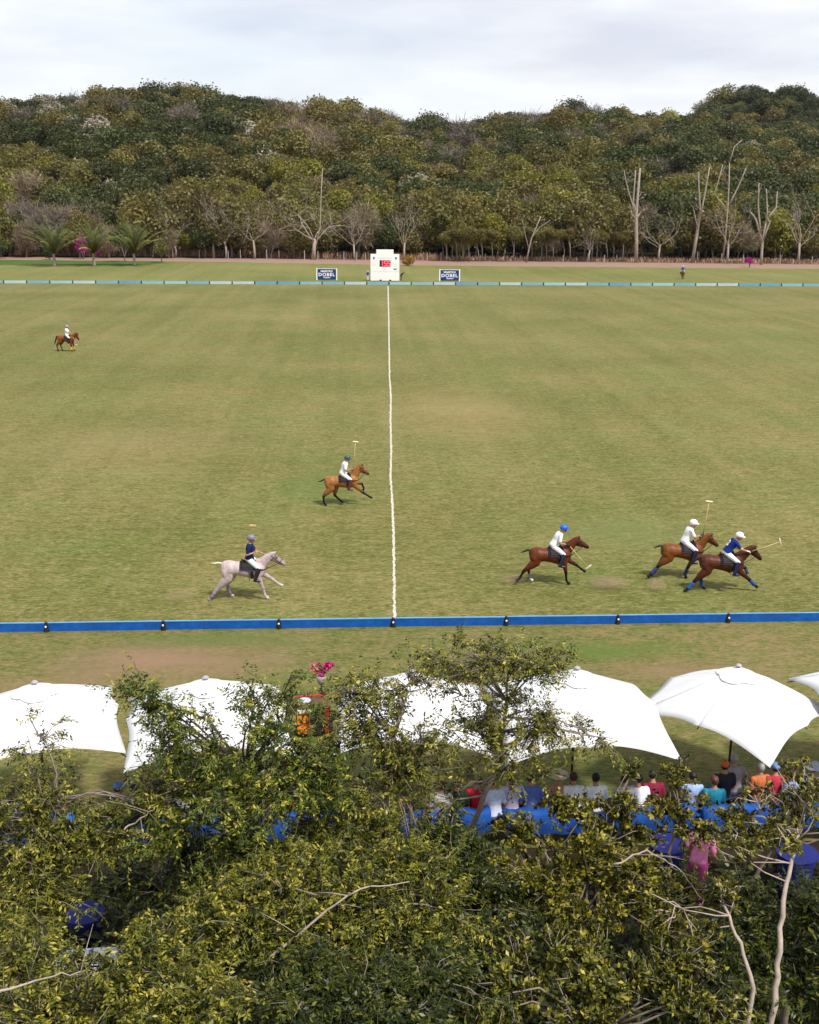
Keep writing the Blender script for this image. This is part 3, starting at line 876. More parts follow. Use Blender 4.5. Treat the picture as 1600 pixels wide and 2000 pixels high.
# ================================================================== HORSES
M_coat = coat_mat('horse_coat', .5, .22)
M_tack = mat('dark_leather', (.018, .010, .008), .45, .3, 12)
M_saddle = mat('saddle_leather', (.014, .008, .008), .65, .3, 10, spec=.25)
TOR = np.array([(-.80, 1.19, .05, .07), (-.765, 1.165, .19, .16), (-.66, 1.145, .275, .24), (-.48, 1.145, .292, .285), (-.25, 1.145, .245, .265), (.0, 1.105, .262, .28),
                (.25, 1.075, .308, .28), (.45, 1.105, .322, .25), (.62, 1.12, .27, .215), (.72, 1.12, .16, .14), (.765, 1.115, .06, .06)])
def horse(name, label, loc, rz, coat, points, legs, poll, muzzle, pitch=0.0, dz=0.0, tail=None, wraps=None, pad=(.012, .012, .03), sock=None, face=None, group=None, scale=1.0, blend_leg=.55, tailcol=None, tailr=.05):
    root = empty(name, loc, rz)
    root.scale = (scale,) * 3
    tag(root, label, 'horse', group)
    ct, pt = np.array(coat), np.array(points)
    cp, sp = math.cos(pitch), math.sin(pitch)
    def X(x, z, y=0.0):
        zx = z - 1.1
        return V(x * cp - zx * sp, y, 1.1 + dz + x * sp + zx * cp)
    up, fw, lat = V(-sp, 0, cp), V(cp, 0, sp), V(0, 1, 0)
    mb, smp = MB(), []
    mb.loft([(X(x, z), up * rz_, lat * ry) for x, z, rz_, ry in TOR], 18)
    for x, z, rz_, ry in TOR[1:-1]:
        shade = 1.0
        smp += [(X(x, z), min(rz_, ry), ct * 1.0), (X(x, z + rz_ * .5), .12, ct * .92), (X(x, z - rz_ * .6), .1, ct * .72)]  # lowest samples darker: underside shade painted into the coat
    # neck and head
    pl, mz = V(poll[0], 0, poll[1]), V(muzzle[0], 0, muzzle[1])
    nb = X(.47, 1.20)
    n1, n2 = lerp(nb, pl, .38) + V(0.0, 0, -.015), lerp(nb, pl, .72) + V(-.01, 0, .005)
    path = [X(.36, 1.15), nb, n1, n2, pl]
    rad = [.25, .268, .21, .165, .125]
    mb.tube(path, rad, 14, lat=lat, latk=.56, dome=True)
    smp += [(q, r_ * .56, ct * .9) for q, r_ in zip(path[1:], rad[1:])]
    hd = unit(mz - pl); L = np.linalg.norm(mz - pl)
    hp = [pl - hd * .02, pl + hd * L * .18, pl + hd * L * .40, pl + hd * L * .66, pl + hd * L * .90, pl + hd * L]
    below = unit(V(-hd[2] * -1, 0, -hd[0])) if False else unit(np.cross(lat, hd)) * 1.0
    if below[2] > 0: below = -below
    hp = [q + below * o for q, o in zip(hp, (.03, .055, .05, .025, .015, .012))]
    hr = [.108, .150, .132, .098, .084, .070]
    mb.tube(hp, hr, 12, lat=lat, latk=.66, dome=True)
    fc = np.array(face) if face is not None else ct * .8
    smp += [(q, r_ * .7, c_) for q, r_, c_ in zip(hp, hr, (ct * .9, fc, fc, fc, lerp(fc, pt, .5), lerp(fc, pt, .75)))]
    for s in (-1, 1):
        e0 = pl + lat * s * .05 - below * .045
        e1 = e0 - below * .13 + lat * s * .015 - hd * -.02
        mb.tube([e0, lerp(e0, e1, .5), e1], [.036, .033, .010], 7, dome=True)
        smp += [(e1, .02, pt)]
        ey = hp[1] + hd * L * .10 + lat * s * .082 - below * .06
        mb.ball(ey, .022, 7, 4); smp.append((ey, .03, V(.01, .008, .006)))
    # legs
    wraps_geo = []
    for kind, s, J in legs:
        j = [V(q[0], 0, q[1]) for q in J]
        if kind == 'h':
            hip = X(-.56, 1.14)
            hock, fet, hoof = j
            st = lerp(hip, hock, .42) + V(.17, 0, .0)
            gas = lerp(st, hock, .5) + V(-.015, 0, 0)
            pts = [hip, lerp(hip, st, .55), st, gas, lerp(gas, hock, .62), hock, lerp(hock, fet, .3), lerp(hock, fet, .8), fet]
            rad = [.235, .235, .19, .132, .086, .075, .052, .047, .056]
            yy_ = [.12, .135, .145, .14, .135, .13, .13, .13, .13]
            lk = [.62, .62, .68, .75, .75, .72, .85, .9, .9]
        else:
            knee_, fet, hoof = j
            el = X(.46, .86) + (knee_ - V(.50, 0, .46)) * .27
            sh = X(.56, 1.10)
            pts = [sh, lerp(sh, el, .6), el, lerp(el, knee_, .35), lerp(el, knee_, .8), knee_, lerp(knee_, fet, .25), lerp(knee_, fet, .8), fet]
            rad = [.20, .18, .132, .100, .069, .070, .050, .045, .054]
            yy_ = [.115, .13, .14, .135, .125, .12, .12, .12, .12]
            lk = [.55, .6, .7, .8, .85, .9, .9, .9, .9]
        pts = [V(p_[0], s * y_, p_[2]) for p_, y_ in zip(pts, yy_)]
        hoof = V(hoof[0], s * yy_[-1], hoof[2])
        rings = []
        for i, q in enumerate(pts):
            d = unit(pts[min(i + 1, len(pts) - 1)] - pts[max(i - 1, 0)])
            a = unit(lat - d * np.dot(lat, d))
            rings.append((q, a * rad[i] * lk[i], np.cross(d, a) * rad[i]))
        d = unit(hoof - pts[-1])
        a = unit(lat - d * np.dot(lat, d)); b_ = np.cross(d, a)
        pas = lerp(pts[-1], hoof, .45)
        rings += [(pas, a * .044, b_ * .047), (lerp(pts[-1], hoof, .8), a * .055, b_ * .062), (hoof + d * .03, a * .062, b_ * .072)]
        mb.loft(rings, 12)
        sc = np.array(sock.get((kind, s), pt)) if sock else pt
        for i, (q, r_) in enumerate(zip(pts, rad)):
            f = 0 if i < 4 else (blend_leg if i == 4 else 1)
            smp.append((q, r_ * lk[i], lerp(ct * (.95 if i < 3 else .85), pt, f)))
        smp += [(lerp(pts[6], pts[8], q), .04, lerp(pt, sc, q)) for q in (.3, .6, 1)] + [(pas, .04, sc), (hoof, .055, sc * .8 + V(.01, .008, .006))]
        if wraps and (kind, s) in wraps:
            w = MB(); pr = [lerp(pts[6], pts[8], q) for q in (-.12, .1, .35, .6, .85, 1.06)]
            w.tube(pr, [.062, .064, .062, .063, .066, .068], 12)
            wraps_geo.append((w, wraps[(kind, s)]))
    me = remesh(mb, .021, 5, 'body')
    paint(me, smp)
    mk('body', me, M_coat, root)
    for w, c in wraps_geo:
        w.build('leg_wrap', mat('wrap_%02x%02x%02x' % tuple(int(q * 255) for q in c), c, .8, .2, 20), root, True)
    # tail
    tl = [np.array((q[0], 0, q[1])) for q in tail]
    tl = [X(-.74, 1.33)] + tl
    tm = MB()
    nT = len(tl)
    tm.tube(tl, [tailr * q for q in np.interp(np.linspace(0, 1, nT), [0, .3, .8, 1], [.9, 1.05, .8, .2])], 9, dome=True)
    tc_ = tailcol if tailcol is not None else points
    mk('tail', remesh(tm, .016, 2, 'tail'), mat('tail_%02x%02x' % (int(tc_[0] * 255), int(tc_[2] * 255)), tc_, .6, .35, 25, bump=.5), root)
    # saddle pad, saddle, girth follow the barrel
    def tz(x): return [np.interp(x, TOR[:, 0], TOR[:, q]) for q in (1, 2, 3)]
    def shell(x0, x1, a0, a1, off, nx_=8, na=14, bulge=None):
        vs_, fs = [], []
        for side in (0, .012):
            for i in range(nx_ + 1):
                x = x0 + (x1 - x0) * i / nx_
                z, rz_, ry = tz(x)
                for jj in range(na + 1):
                    a = a0 + (a1 - a0) * jj / na
                    k_ = off + side + (bulge(i / nx_, a) if (bulge and side) else 0)
                    vs_.append(X(x, z) + up * (rz_ + k_) * math.cos(a) + lat * (ry + k_) * math.sin(a))
        n1_ = (nx_ + 1) * (na + 1)
        for i in range(nx_):
            for jj in range(na):
                q = i * (na + 1) + jj
                fs += [(n1_ + q, n1_ + q + 1, n1_ + q + na + 2, n1_ + q + na + 1), (q, q + na + 1, q + na + 2, q + 1)]
        for i in range(nx_):
            for e in (0, na):
                q = i * (na + 1) + e; q2 = q + na + 1
                fs.append((q, q2, n1_ + q2, n1_ + q))
        for e in (0, nx_):
            for jj in range(na):
                q = e * (na + 1) + jj
                fs.append((q, q + 1, n1_ + q + 1, n1_ + q))
        m_ = MB(); m_.add(vs_, fs); return m_
    shell(-.12, .44, -1.45, 1.45, .014).build('saddle_pad', mat('pad_%02x%02x%02x' % tuple(int(q * 255) for q in pad), pad, .85, .2, 12), root, True)
    sd = shell(-.06, .38, -1.25, 1.25, .028, 10, 16, lambda f, a: (.075 * (2 * f - 1) ** 4 + .02) * math.exp(-(a / .45) ** 2))
    sdo = sd.build('saddle', M_saddle, root, True)
    shell(.25, .36, 1.4, 4.88, .006, 3, 18).build('girth', M_tack, root, True)
    for s in (-1, 1):
        st_ = MB(); q0, q1 = X(.2, 1.28, s * .27), X(.22, .80, s * .335)
        st_.tube([q0, lerp(q0, q1, .5), q1 + V(0, 0, .1)], .012, 5)
        st_.tube([q1 + V(0, -.05, 0), q1 + V(0, -.05, .05), q1 + V(0, 0, .1), q1 + V(0, .05, .05), q1 + V(0, .05, 0), q1 + V(0, -.05, 0)], .009, 5)
        st_.build('stirrup', M_tack, sdo)
    # bridle, breastplate, reins
    br = MB()
    def loop(c, d, ra, rb_, r_=.011):
        a = lat; b_ = np.cross(d, a)
        t_ = np.linspace(0, 2 * math.pi, 17)
        br.tube([c + a * ra * math.cos(q) + b_ * rb_ * math.sin(q) for q in t_], r_, 5)
    loop(hp[3] + hd * .0, hd, hr[3] * .70, hr[3] * 1.05, .013)
    loop(hp[1] - hd * .02, hd, hr[1] * .70, hr[1] * 1.04)
    for s in (-1, 1):
        br.tube([hp[0] + lat * s * .075, hp[1] + lat * s * .094, hp[2] + lat * s * .085, hp[4] + lat * s * .054 + below * .02], .010, 5)
    br.build('bridle', M_tack, root, True)
    ch = X(.74, 1.14)
    bp = MB()
    bp.tube([X(.33, 1.22, -.285), X(.55, 1.16, -.262), X(.70, 1.13, -.2), X(.795, 1.12, -.05), X(.795, 1.12, .05), X(.70, 1.13, .2), X(.55, 1.16, .262), X(.33, 1.22, .285)], .018, 6)
    bp.tube([X(.795, 1.11), lerp(X(.82, 1.15), hp[3], .5) + V(0, 0, -.05), hp[3] + below * .08], .012, 5)
    bp.build('breastplate', M_tack, root, True)
    root['dummy'] = 0; del root['dummy']
    return root, dict(X=X, hp=hp, lat=lat, below=below, up=up, mouth=[hp[4] + lat * s * .055 + below * .03 for s in (1, -1)])

def ride(hroot, hinfo, label, lean, shirt, helmet, trousers=(.72, .72, .75), boot=(.012, .01, .014), hx=.12, reach=None, sleeve='short', gloves=None, turn=0.0, group=None, hgt=0.0, hair=(.03, .02, .015)):
    X = hinfo['X']
    seat = X(hx, 1.52 + hgt)
    kn, an = X(hx + .34, 1.22 + hgt * .5), X(hx + .20, .82)
    hands = X(hx + .40, 1.63)
    rl = reach or (hands + V(0, .06, 0), hands + V(.03, -.06, .02))
    root, info = figure('rider', label, hroot.location, hroot.rotation_euler.z, 'ride', shirt, trousers, boot, hair=hair, hat=helmet, hatkind='helmet', sleeve=sleeve, group=group, lean=lean,
                        hip=tuple(seat), reach=rl, boots=True, turn=turn, voxel=.016, gloves=gloves, bulk=1.14, knee=(kn[0], .33, kn[2]), ankle=(an[0], .385, an[2]), toe=(an[0] + .17, .40, an[2] - .045))
    root.scale = hroot.scale
    # reins belong to the horse's tack
    rn = MB()
    lh = info['arms'][0]; hand = lh[3] + lh[4] * .07
    for m_ in hinfo['mouth']:
        rn.tube([m_, lerp(m_, hand, .5) + V(0, 0, -.04), hand], .008, 5)
    rn.build('reins', M_tack, hroot, True)
    return root, info
M_cane = mat('mallet_cane', (.52, .36, .14), .5, .2, 8)
M_mhead = mat('mallet_head', (.66, .58, .42), .5, .15, 9)
def mallet(hroot, info, arm, direction, label, length=1.28, headdir=(1, 0, 0)):
    s, sh, el, wr, hand, palm = info['arms'][arm]
    root = empty('polo_mallet', hroot.location, hroot.rotation_euler.z)
    root.scale = hroot.scale
    tag(root, label, 'mallet', 'polo mallets')
    d = unit(V(*direction)); g_ = wr + hand * .095
    mb = MB(); mb.tube([g_ - d * .10, g_ + d * .08], [.019, .017], 7, dome=True); mb.build('grip', M_tack, root, True)
    mb = MB(); mb.tube([g_ + d * .08, g_ + d * length * .5 + V(0, 0, -.012), g_ + d * length], [.015, .013, .014], 6); mb.build('cane', M_cane, root, True)
    e = g_ + d * length; hdv = unit(np.cross(d, V(*headdir))) if abs(np.dot(unit(V(*headdir)), d)) > .95 else unit(V(*headdir) - d * np.dot(d, V(*headdir)))
    mb = MB(); mb.tube([e - hdv * .12, e - hdv * .10, e + hdv * .10, e + hdv * .12], [.026, .033, .033, .024], 9, dome=True); mb.build('head', M_mhead, root, True)
    return root

BAY, BAY2, DK = (.115, .026, .006), (.075, .018, .007), (.006, .005, .005)
def ground_loc(px, py): return gp(px, py)
HG = None
# --- grey horse, navy rider
p = gp(478, 1169)
h, hi = horse('polo_pony', 'pale grey galloping polo pony with white tail', (p[0], p[1], 0), R(1), (.50, .40, .40), (.42, .35, .37),
              [('h', -1, [(-.98, .36), (-1.15, .12), (-1.22, .03)]), ('h', 1, [(-.60, .50), (-.52, .13), (-.42, .06)]),
               ('f', -1, [(.66, .44), (.73, .17), (.83, .04)]), ('f', 1, [(1.0, .66), (1.22, .48), (1.33, .42)])],
              (1.03, 1.62), (1.44, 1.27), tail=[(-.88, 1.35), (-1.0, 1.33), (-1.14, 1.34)], tailcol=(.72, .68, .60), tailr=.034,
              wraps={('h', -1): (.22, .17, .24), ('h', 1): (.16, .12, .18)}, pad=(.02, .02, .05), sock={('f', -1): (.6, .5, .48), ('f', 1): (.6, .5, .48)}, face=(.34, .27, .29), scale=.97)
r, ri = ride(h, hi, 'rider in navy polo shirt and grey helmet on the pale grey pony', R(4), (.004, .014, .075), (.16, .16, .22), hx=.22, reach=(hi['X'](.75, 1.60, .05), hi['X'](.42, 1.78, -.2)), gloves=None)
# --- tan horse, white rider, teal helmet
p = gp(668, 986)
h, hi = horse('polo_pony', 'light tan galloping polo pony with black legs beside the chalk line', (p[0], p[1], 0), R(1), (.30, .125, .034), DK,
              [('h', -1, [(-.84, .44), (-.82, .13), (-.73, .035)]), ('h', 1, [(-.32, .42), (-.06, .17), (.04, .09)]),
               ('f', -1, [(.98, .60), (1.25, .42), (1.37, .36)]), ('f', 1, [(.93, .96), (1.02, .74), (.97, .64)])],
              (.86, 1.84), (1.22, 1.46), pitch=R(6), tail=[(-.86, 1.18), (-.98, 1.13), (-1.12, 1.10)], tailr=.038, pad=(.010, .008, .016), face=(.26, .10, .035), scale=.98)
r, ri = ride(h, hi, 'rider in white with teal helmet on the light tan pony', R(16), (.80, .80, .82), (.025, .075, .095), hx=.09, boot=(.09, .02, .018), reach=(hi['X'](.52, 1.62, .06), hi['X'](.50, 1.68, -.14)), gloves=None)
mallet(h, ri, 1, (.10, .12, 1), 'cane polo mallet held upright by the rider with the teal helmet', 1.22)
# --- bay with blue helmet rider
p = gp(1073, 1140)
h, hi = horse('polo_pony', 'reddish bay polo pony ridden by the blue-helmeted player', (p[0], p[1], 0), R(0), BAY, DK,
              [('h', -1, [(-1.0, .54), (-1.15, .25), (-1.25, .18)]), ('h', 1, [(-.78, .54), (-.72, .15), (-.62, .09)]),
               ('f', -1, [(.58, .47), (.61, .15), (.72, .035)]), ('f', 1, [(.98, .70), (1.22, .51), (1.34, .43)])],
              (.95, 1.72), (1.37, 1.42), pitch=R(1), tail=[(-.88, 1.32), (-1.0, 1.26), (-1.13, 1.22)], tailr=.04, pad=(.008, .010, .04), sock={('h', 1): (.7, .68, .64)}, scale=.97)
r, ri = ride(h, hi, 'rider in white shirt and bright blue helmet leaning forward', R(28), (.80, .80, .82), (.004, .10, .55), hx=.10, boot=(.008, .012, .04), reach=(hi['X'](.62, 1.57, .08), hi['X'](.55, 1.56, -.17)), gloves=(.03, .02, .02))
mallet(h, ri, 1, (.72, -.10, -.80), 'cane polo mallet lowered beside the reddish bay pony of the blue-helmeted player', 1.12, (0, 0, 1))
# --- far bay of the pair
p = gp(1329, 1128)
h, hi = horse('polo_pony', 'golden bay polo pony with dark blue leg wraps, partly behind the dark bay', (p[0], p[1], 0), R(2), (.165, .052, .009), DK,
              [('h', -1, [(-.92, .50), (-1.14, .22), (-1.26, .12)]), ('h', 1, [(-.80, .46), (-.98, .17), (-1.06, .08)]),
               ('f', -1, [(.20, .42), (.12, .14), (.17, .04)]), ('f', 1, [(.98, .50), (1.08, .20), (1.14, .09)])],
              (.95, 1.58), (1.29, 1.22), dz=-.10, tail=[(-.86, 1.25), (-.98, 1.20), (-1.1, 1.17)], tailr=.04, wraps={('h', -1): (.02, .03, .16), ('h', 1): (.02, .03, .16), ('f', -1): (.02, .025, .10), ('f', 1): (.03, .03, .05)}, pad=(.010, .012, .05))
r, ri = ride(h, hi, 'rider in white shirt and white helmet on the golden bay pony', R(20), (.80, .80, .82), (.80, .80, .84), hx=.06, reach=(hi['X'](.62, 1.62, .08), hi['X'](.60, 1.76, -.12)), gloves=(.02, .02, .03), boot=(.006, .008, .04))
mallet(h, ri, 1, (.14, .1, 1), 'cane polo mallet raised by the white-shirted rider of the golden bay pony', 1.2)
# --- near dark bay of the pair
p = gp(1405, 1153)
h, hi = horse('polo_pony', 'dark bay polo pony with blue leg wraps in front of the golden bay', (p[0], p[1], 0), R(0), BAY2, DK,
              [('h', -1, [(-.96, .41), (-1.18, .13), (-1.29, .05)]), ('h', 1, [(-.66, .40), (-.59, .12), (-.48, .035)]),
               ('f', -1, [(1.0, .44), (1.20, .24), (1.31, .16)]), ('f', 1, [(.91, .80), (1.0, .60), (.93, .52)])],
              (1.06, 1.58), (1.38, 1.17), dz=-.08, tail=[(-.86, 1.24), (-.96, 1.16), (-1.06, 1.1)], tailr=.04, wraps={('h', -1): (.01, .07, .30), ('h', 1): (.01, .04, .20), ('f', -1): (.01, .05, .26), ('f', 1): (.04, .06, .12)}, pad=(.008, .008, .014))
r, ri = ride(h, hi, 'rider in navy jersey with white number and white helmet, mallet stretched forward', R(33), (.006, .022, .16), (.80, .80, .84), hx=.14, boot=(.006, .008, .05), reach=(hi['X'](.72, 1.60, .05), hi['X'](.86, 1.56, -.16)), gloves=(.75, .75, .75))
mallet(h, ri, 1, (.93, .05, .30), 'cane polo mallet pointed forward by the navy-jerseyed rider', 1.12, (0, 0, 1))
T_ = ri['T']
tm = mk('number', text_mesh('2', .30, mat('jersey_white', (.8, .8, .82), .8, .05), .003, .01), None, r)
bx, bz = ri['fwd'], ri['t']
c = T_(.30, -.150)
tm.matrix_local = Matrix(((0, bz[0], -bx[0], c[0]), (-1, bz[1], -bx[1], c[1]), (0, bz[2], -bx[2], c[2]), (0, 0, 0, 1)))
# --- standing horse far left
p = gp(131, 686)
h, hi = horse('polo_pony', 'chestnut bay pony walking with long black tail and yellow front leg wraps', (p[0], p[1], 0), R(-9), (.19, .055, .012), DK,
              [('h', -1, [(-.86, .52), (-.78, .17), (-.76, .035)]), ('h', 1, [(-.62, .52), (-.50, .16), (-.44, .035)]),
               ('f', -1, [(.50, .46), (.49, .16), (.53, .035)]), ('f', 1, [(.64, .47), (.62, .17), (.66, .05)])],
              (1.02, 1.60), (1.18, 1.06), tail=[(-.86, 1.30), (-.95, 1.05), (-1.02, .80), (-1.16, .55)], tailr=.07, wraps={('f', -1): (.62, .42, .03), ('f', 1): (.55, .36, .03)}, pad=(.012, .010, .03))
r, ri = ride(h, hi, 'rider in white with grey helmet sitting upright on the chestnut bay pony', R(2), (.78, .79, .84), (.30, .27, .33), hx=.1, hgt=-.02)
mallet(h, ri, 1, (.35, -.2, -1), 'cane polo mallet hanging beside the chestnut bay pony', 1.1)
# --- rider going away, beyond the far boards
p = gp(1333, 544.5)
h, hi = horse('polo_pony', 'chestnut pony seen from behind on the lawn beyond the pale sideboard', (p[0], p[1], 0), R(80), (.24, .085, .03), DK,
              [('h', -1, [(-.86, .50), (-.80, .15), (-.74, .035)]), ('h', 1, [(-.62, .52), (-.50, .16), (-.42, .06)]),
               ('f', -1, [(.60, .46), (.64, .17), (.72, .06)]), ('f', 1, [(.80, .62), (.92, .40), (.88, .30)])],
              (1.0, 1.75), (1.38, 1.40), tail=[(-.84, 1.25), (-.90, 1.05), (-.90, .85)], tailr=.045, pad=(.01, .01, .02))
ride(h, hi, 'rider in bright blue shirt and pale helmet riding away towards the woodland', R(8), (.01, .05, .42), (.55, .58, .75), hx=.1)

# ================================================================== OTHER PEOPLE
def person(px, py, z, Y, label, pose, shirt, trousers=(.05, .05, .07), rz=R(90), **kw):
    p = gp(px, py, 0) if Y is None else atY(px, py, Y)
    loc = (p[0], p[1], z)
    hip = {'stand': (0, 0, .93), 'walk': (0, 0, .92), 'sit': (0, 0, .50)}[pose]
    return figure('person', label, loc, rz, pose, shirt, trousers, kw.pop('shoes', (.02, .015, .012)), hip=hip, **kw)
person(718.5, 548.5, 0, None, 'person in blue shirt, cream trousers and white hat beside the scoreboard', 'stand', (.02, .11, .38), (.72, .64, .52), rz=R(-80), hat=(.75, .72, .68), lean=R(14))
person(783.5, 547.5, 0, None, 'person in dark clothes bending behind the scoreboard edge', 'stand', (.012, .025, .06), (.02, .03, .05), rz=R(-10), lean=R(48))
# ---- blue cloth benches on the near verge and the spectators on them
M_bcloth = mat('blue_cloth', (.003, .060, .29), .8, .3, 2.5, bump=.3)
M_bcloth2 = mat('blue_cloth_deep', (.005, .010, .12), .85, .3, 2.5, bump=.3)
YB = 19.9
def bench(px, label, w=2.3, rz=0.0, Y=YB):
    p = atY(px, 1592, Y)
    root = empty('bench', (p[0], Y, 0), rz)
    tag(root, label, 'bench', 'blue cloth-covered benches of the spectators')
    n_ = 14
    # padded backrest, covered in cloth that falls in shallow folds behind
    vs_, fs = [], []
    prof = [(-.02, .36), (-.03, .5), (0.0, .80), (.05, .86), (.20, .87), (.25, .82), (.25, .50)]
    for j in range(n_ + 1):
        x = -w / 2 + w * j / n_
        for (y, z) in prof:
            fold = .04 * math.sin(j * 2.3 + px) * (1 if z < .7 else .2)
            vs_.append((x, y - .15 + fold, z + .030 * math.sin(j * 1.7 + px) * (z > .7)))
    k = len(prof)
    for j in range(n_):
        for i in range(k - 1):
            fs.append((j * k + i, (j + 1) * k + i, (j + 1) * k + i + 1, j * k + i + 1))
    fs += [tuple(range(k)), tuple(n_ * k + i for i in reversed(range(k)))]
    mb = MB(); mb.add(vs_, fs); mb.build('backrest_cloth', M_bcloth, root, True)
    mb = MB(); mb.box((0, .36, .44), (w, .50, .09)); mb.build('seat', M_bcloth, root)
    for sx in (-1, 1):
        for y in (.2, .55):
            mb = MB(); mb.box((sx * (w / 2 - .12), y, .195), (.06, .06, .39)); mb.build('leg', M_pole, root)
    return root
where = [(-10, 'behind the person in pale clothes at the tree'), (130, 'under the person in the bright blue top'), (350, 'under the person in the white dress'), (560, 'almost wholly hidden under the leafy branches'),
         (870, 'under the person in the dark green floral top'), (1070, 'under the person in the blue and white striped shirt'), (1270, 'under the person in the crimson top'), (1455, 'under the man in the teal shirt'), (1640, 'under the person in the blue striped shirt')]
for px, t_ in where:
    bench(px, 'blue cloth-covered bench ' + t_, 1.9, R(random.uniform(-4, 4)))
def drum(px, py, Y, label, w=.36, h=1.0):
    p = atY(px, py, Y)
    root = empty('draped_table', (p[0], p[1], 0))
    tag(root, label, 'table', 'tall draped tables')
    rings = []
    for z, r_ in ((0.01, w * .92), (.35, w * .78), (h * .8, w * .86), (h - .02, w), (h, w * .97)):
        rings.append((V(0, 0, z), V(r_, 0, 0), V(0, r_, 0)))
    mb = MB(); mb.loft(rings, 18); mb.build('cloth', M_bcloth2, root, True)
    mb = MB(); mb.loft([(V(0, 0, h + .002), V(w * 1.02, 0, 0), V(0, w * 1.02, 0)), (V(0, 0, h + .03), V(w * 1.02, 0, 0), V(0, w * 1.02, 0))], 18); mb.build('table_top', M_bcloth2, root)
drum(1300, 1690, 18.3, 'tall table draped in deep blue cloth beside the person in pink')
drum(1553, 1700, 17.9, 'tall table draped in deep blue cloth beside the pale forked trunk', .40)
drum(165, 1765, 17.0, 'low table draped in deep blue cloth under the spindly tree', .34, .72)
# long table with white top under the trees
p = atY(185, 1820, 15.6)
root = empty('serving_table', (p[0], p[1], 0), R(4))
tag(root, 'long serving table with white cloth top and navy skirt under the trees', 'table')
mb = MB(); mb.box((0, 0, .79), (1.5, .7, .04)); mb.build('white_top', mat('table_white', (.62, .66, .78), .7, .1), root)
vs_, fs = [], []
ring = [(-.74, -.34), (.74, -.34), (.74, .34), (-.74, .34)]
N = 60
for i in range(N):
    f = i / N * 4; a, b_ = ring[int(f)], ring[(int(f) + 1) % 4]; t_ = f - int(f)
    x, y = a[0] + (b_[0] - a[0]) * t_, a[1] + (b_[1] - a[1]) * t_
    for z, k in ((.765, 1), (.02, 1.0)):
        q = 1 + (.02 * math.sin(i * 1.9) if z < .5 else 0)
        vs_.append((x * q, y * q, z))
fs = [(2 * i, 2 * ((i + 1) % N), 2 * ((i + 1) % N) + 1, 2 * i + 1) for i in range(N)]
mb = MB(); mb.add(vs_, fs); mb.build('skirt', mat('navy_skirt', (.008, .012, .05), .8, .3, 4), root, True)

SEAT = 'spectators seated on the blue benches'
def seated(px, label, shirt, hair=(.03, .02, .015), hat=None, hk='cap', dy=0.0, trousers=(.10, .12, .2), turn=0.0, lean=R(6), sleeve='short', sk=SKIN, Y=20.25):
    dy += random.uniform(-.10, .10); lean += R(random.uniform(-7, 12)); turn += random.choice((0, 0, .5, -.5, .9, -.7))
    p = atY(px, 1545, Y + dy)
    figure('person', label, (p[0], Y + dy, 0), R(90 + random.uniform(-14, 14)), 'sit', shirt, trousers, (.03, .02, .02), hair=hair, hat=hat, hatkind=hk, sleeve=sleeve, skin=sk, lean=lean, hip=(0, 0, .605), turn=turn, voxel=.02)
DH, BH, GH = (.012, .009, .008), (.06, .028, .014), (.35, .32, .31)
seated(862, 'seated person in pale grey top at the edge of the trees', (.45, .44, .48), BH)
seated(893, 'seated person in dark green floral top with dark hair', (.012, .022, .010), DH)
seated(932, 'seated person with brown hair and crimson dress beside the white-shirted one', (.36, .012, .025), BH)
seated(968, 'seated person in crumpled pale blue and white shirt', (.55, .60, .75), BH, lean=R(16))
seated(1000, 'seated person in lilac patterned top', (.5, .46, .62), DH)
seated(1040, 'seated person in blue and white striped shirt with brown hair', (.10, .16, .45), BH)
seated(1092, 'seated person under a wide straw hat', (.35, .20, .12), DH, (.62, .50, .40), 'straw', dy=.1)
seated(1122, 'seated person in white blouse beside the straw hat', (.78, .78, .80), BH, sk=(.42, .19, .10))
seated(1165, 'seated person in white shirt near the straw hat wearer', (.80, .80, .82), DH)
seated(1222, 'seated person in pale blue checked shirt', (.42, .50, .68), BH)
seated(1250, 'seated person in plain white T-shirt with dark hair', (.82, .82, .84), DH)
seated(1277, 'seated person in crimson top with dark hair', (.20, .012, .04), DH)
seated(1352, 'seated person with black hair and sky blue shirt', (.30, .42, .72), DH)
seated(1395, 'man in teal shirt with short reddish hair, seated with his back to the trees', (.012, .17, .25), (.10, .035, .02), dy=-.05)
seated(1413, 'seated person in orange cap beside the man in teal', (.02, .02, .03), DH, (.55, .12, .03), 'cap', dy=.5)
seated(1436, 'seated person with long grey hair beside the umbrella pole', (.34, .31, .33), GH, dy=.75)
seated(1483, 'seated person with grey hair and orange top', (.50, .14, .05), GH, dy=.3)
seated(1515, 'seated person in blue cap and red top', (.42, .03, .06), DH, (.16, .26, .50), 'cap', dy=.25)
seated(1552, 'seated person in blue striped shirt with black hair', (.25, .32, .58), DH, dy=.1)
seated(1590, 'seated person in grey sun hat at the end bench', (.30, .30, .36), DH, (.30, .33, .42), 'straw', dy=.2)
seated(112, 'seated person in bright blue top under the spindly tree', (.004, .17, .62), DH, dy=-.15, lean=R(10), Y=19.9)
seated(20, 'seated person in pale patterned shirt at the far bench', (.55, .58, .70), BH)
seated(228, 'seated person in washed blue cap and dark top', (.03, .04, .05), DH, (.10, .18, .40), 'cap')
seated(258, 'seated person in dark teal shirt beside the blue cap', (.005, .075, .06), DH)
seated(343, 'seated person in lilac top with pale hat', (.35, .30, .45), BH, (.45, .36, .22), 'straw')
seated(366, 'seated person in white dress among the branches', (.75, .73, .72), BH)
seated(408, 'seated person in pale blue shirt deep under the leaves', (.5, .58, .66), DH)
seated(462, 'seated person in grey top hidden behind a branch', (.30, .27, .30), BH, dy=-.6)
p = gp(1357, 1762)
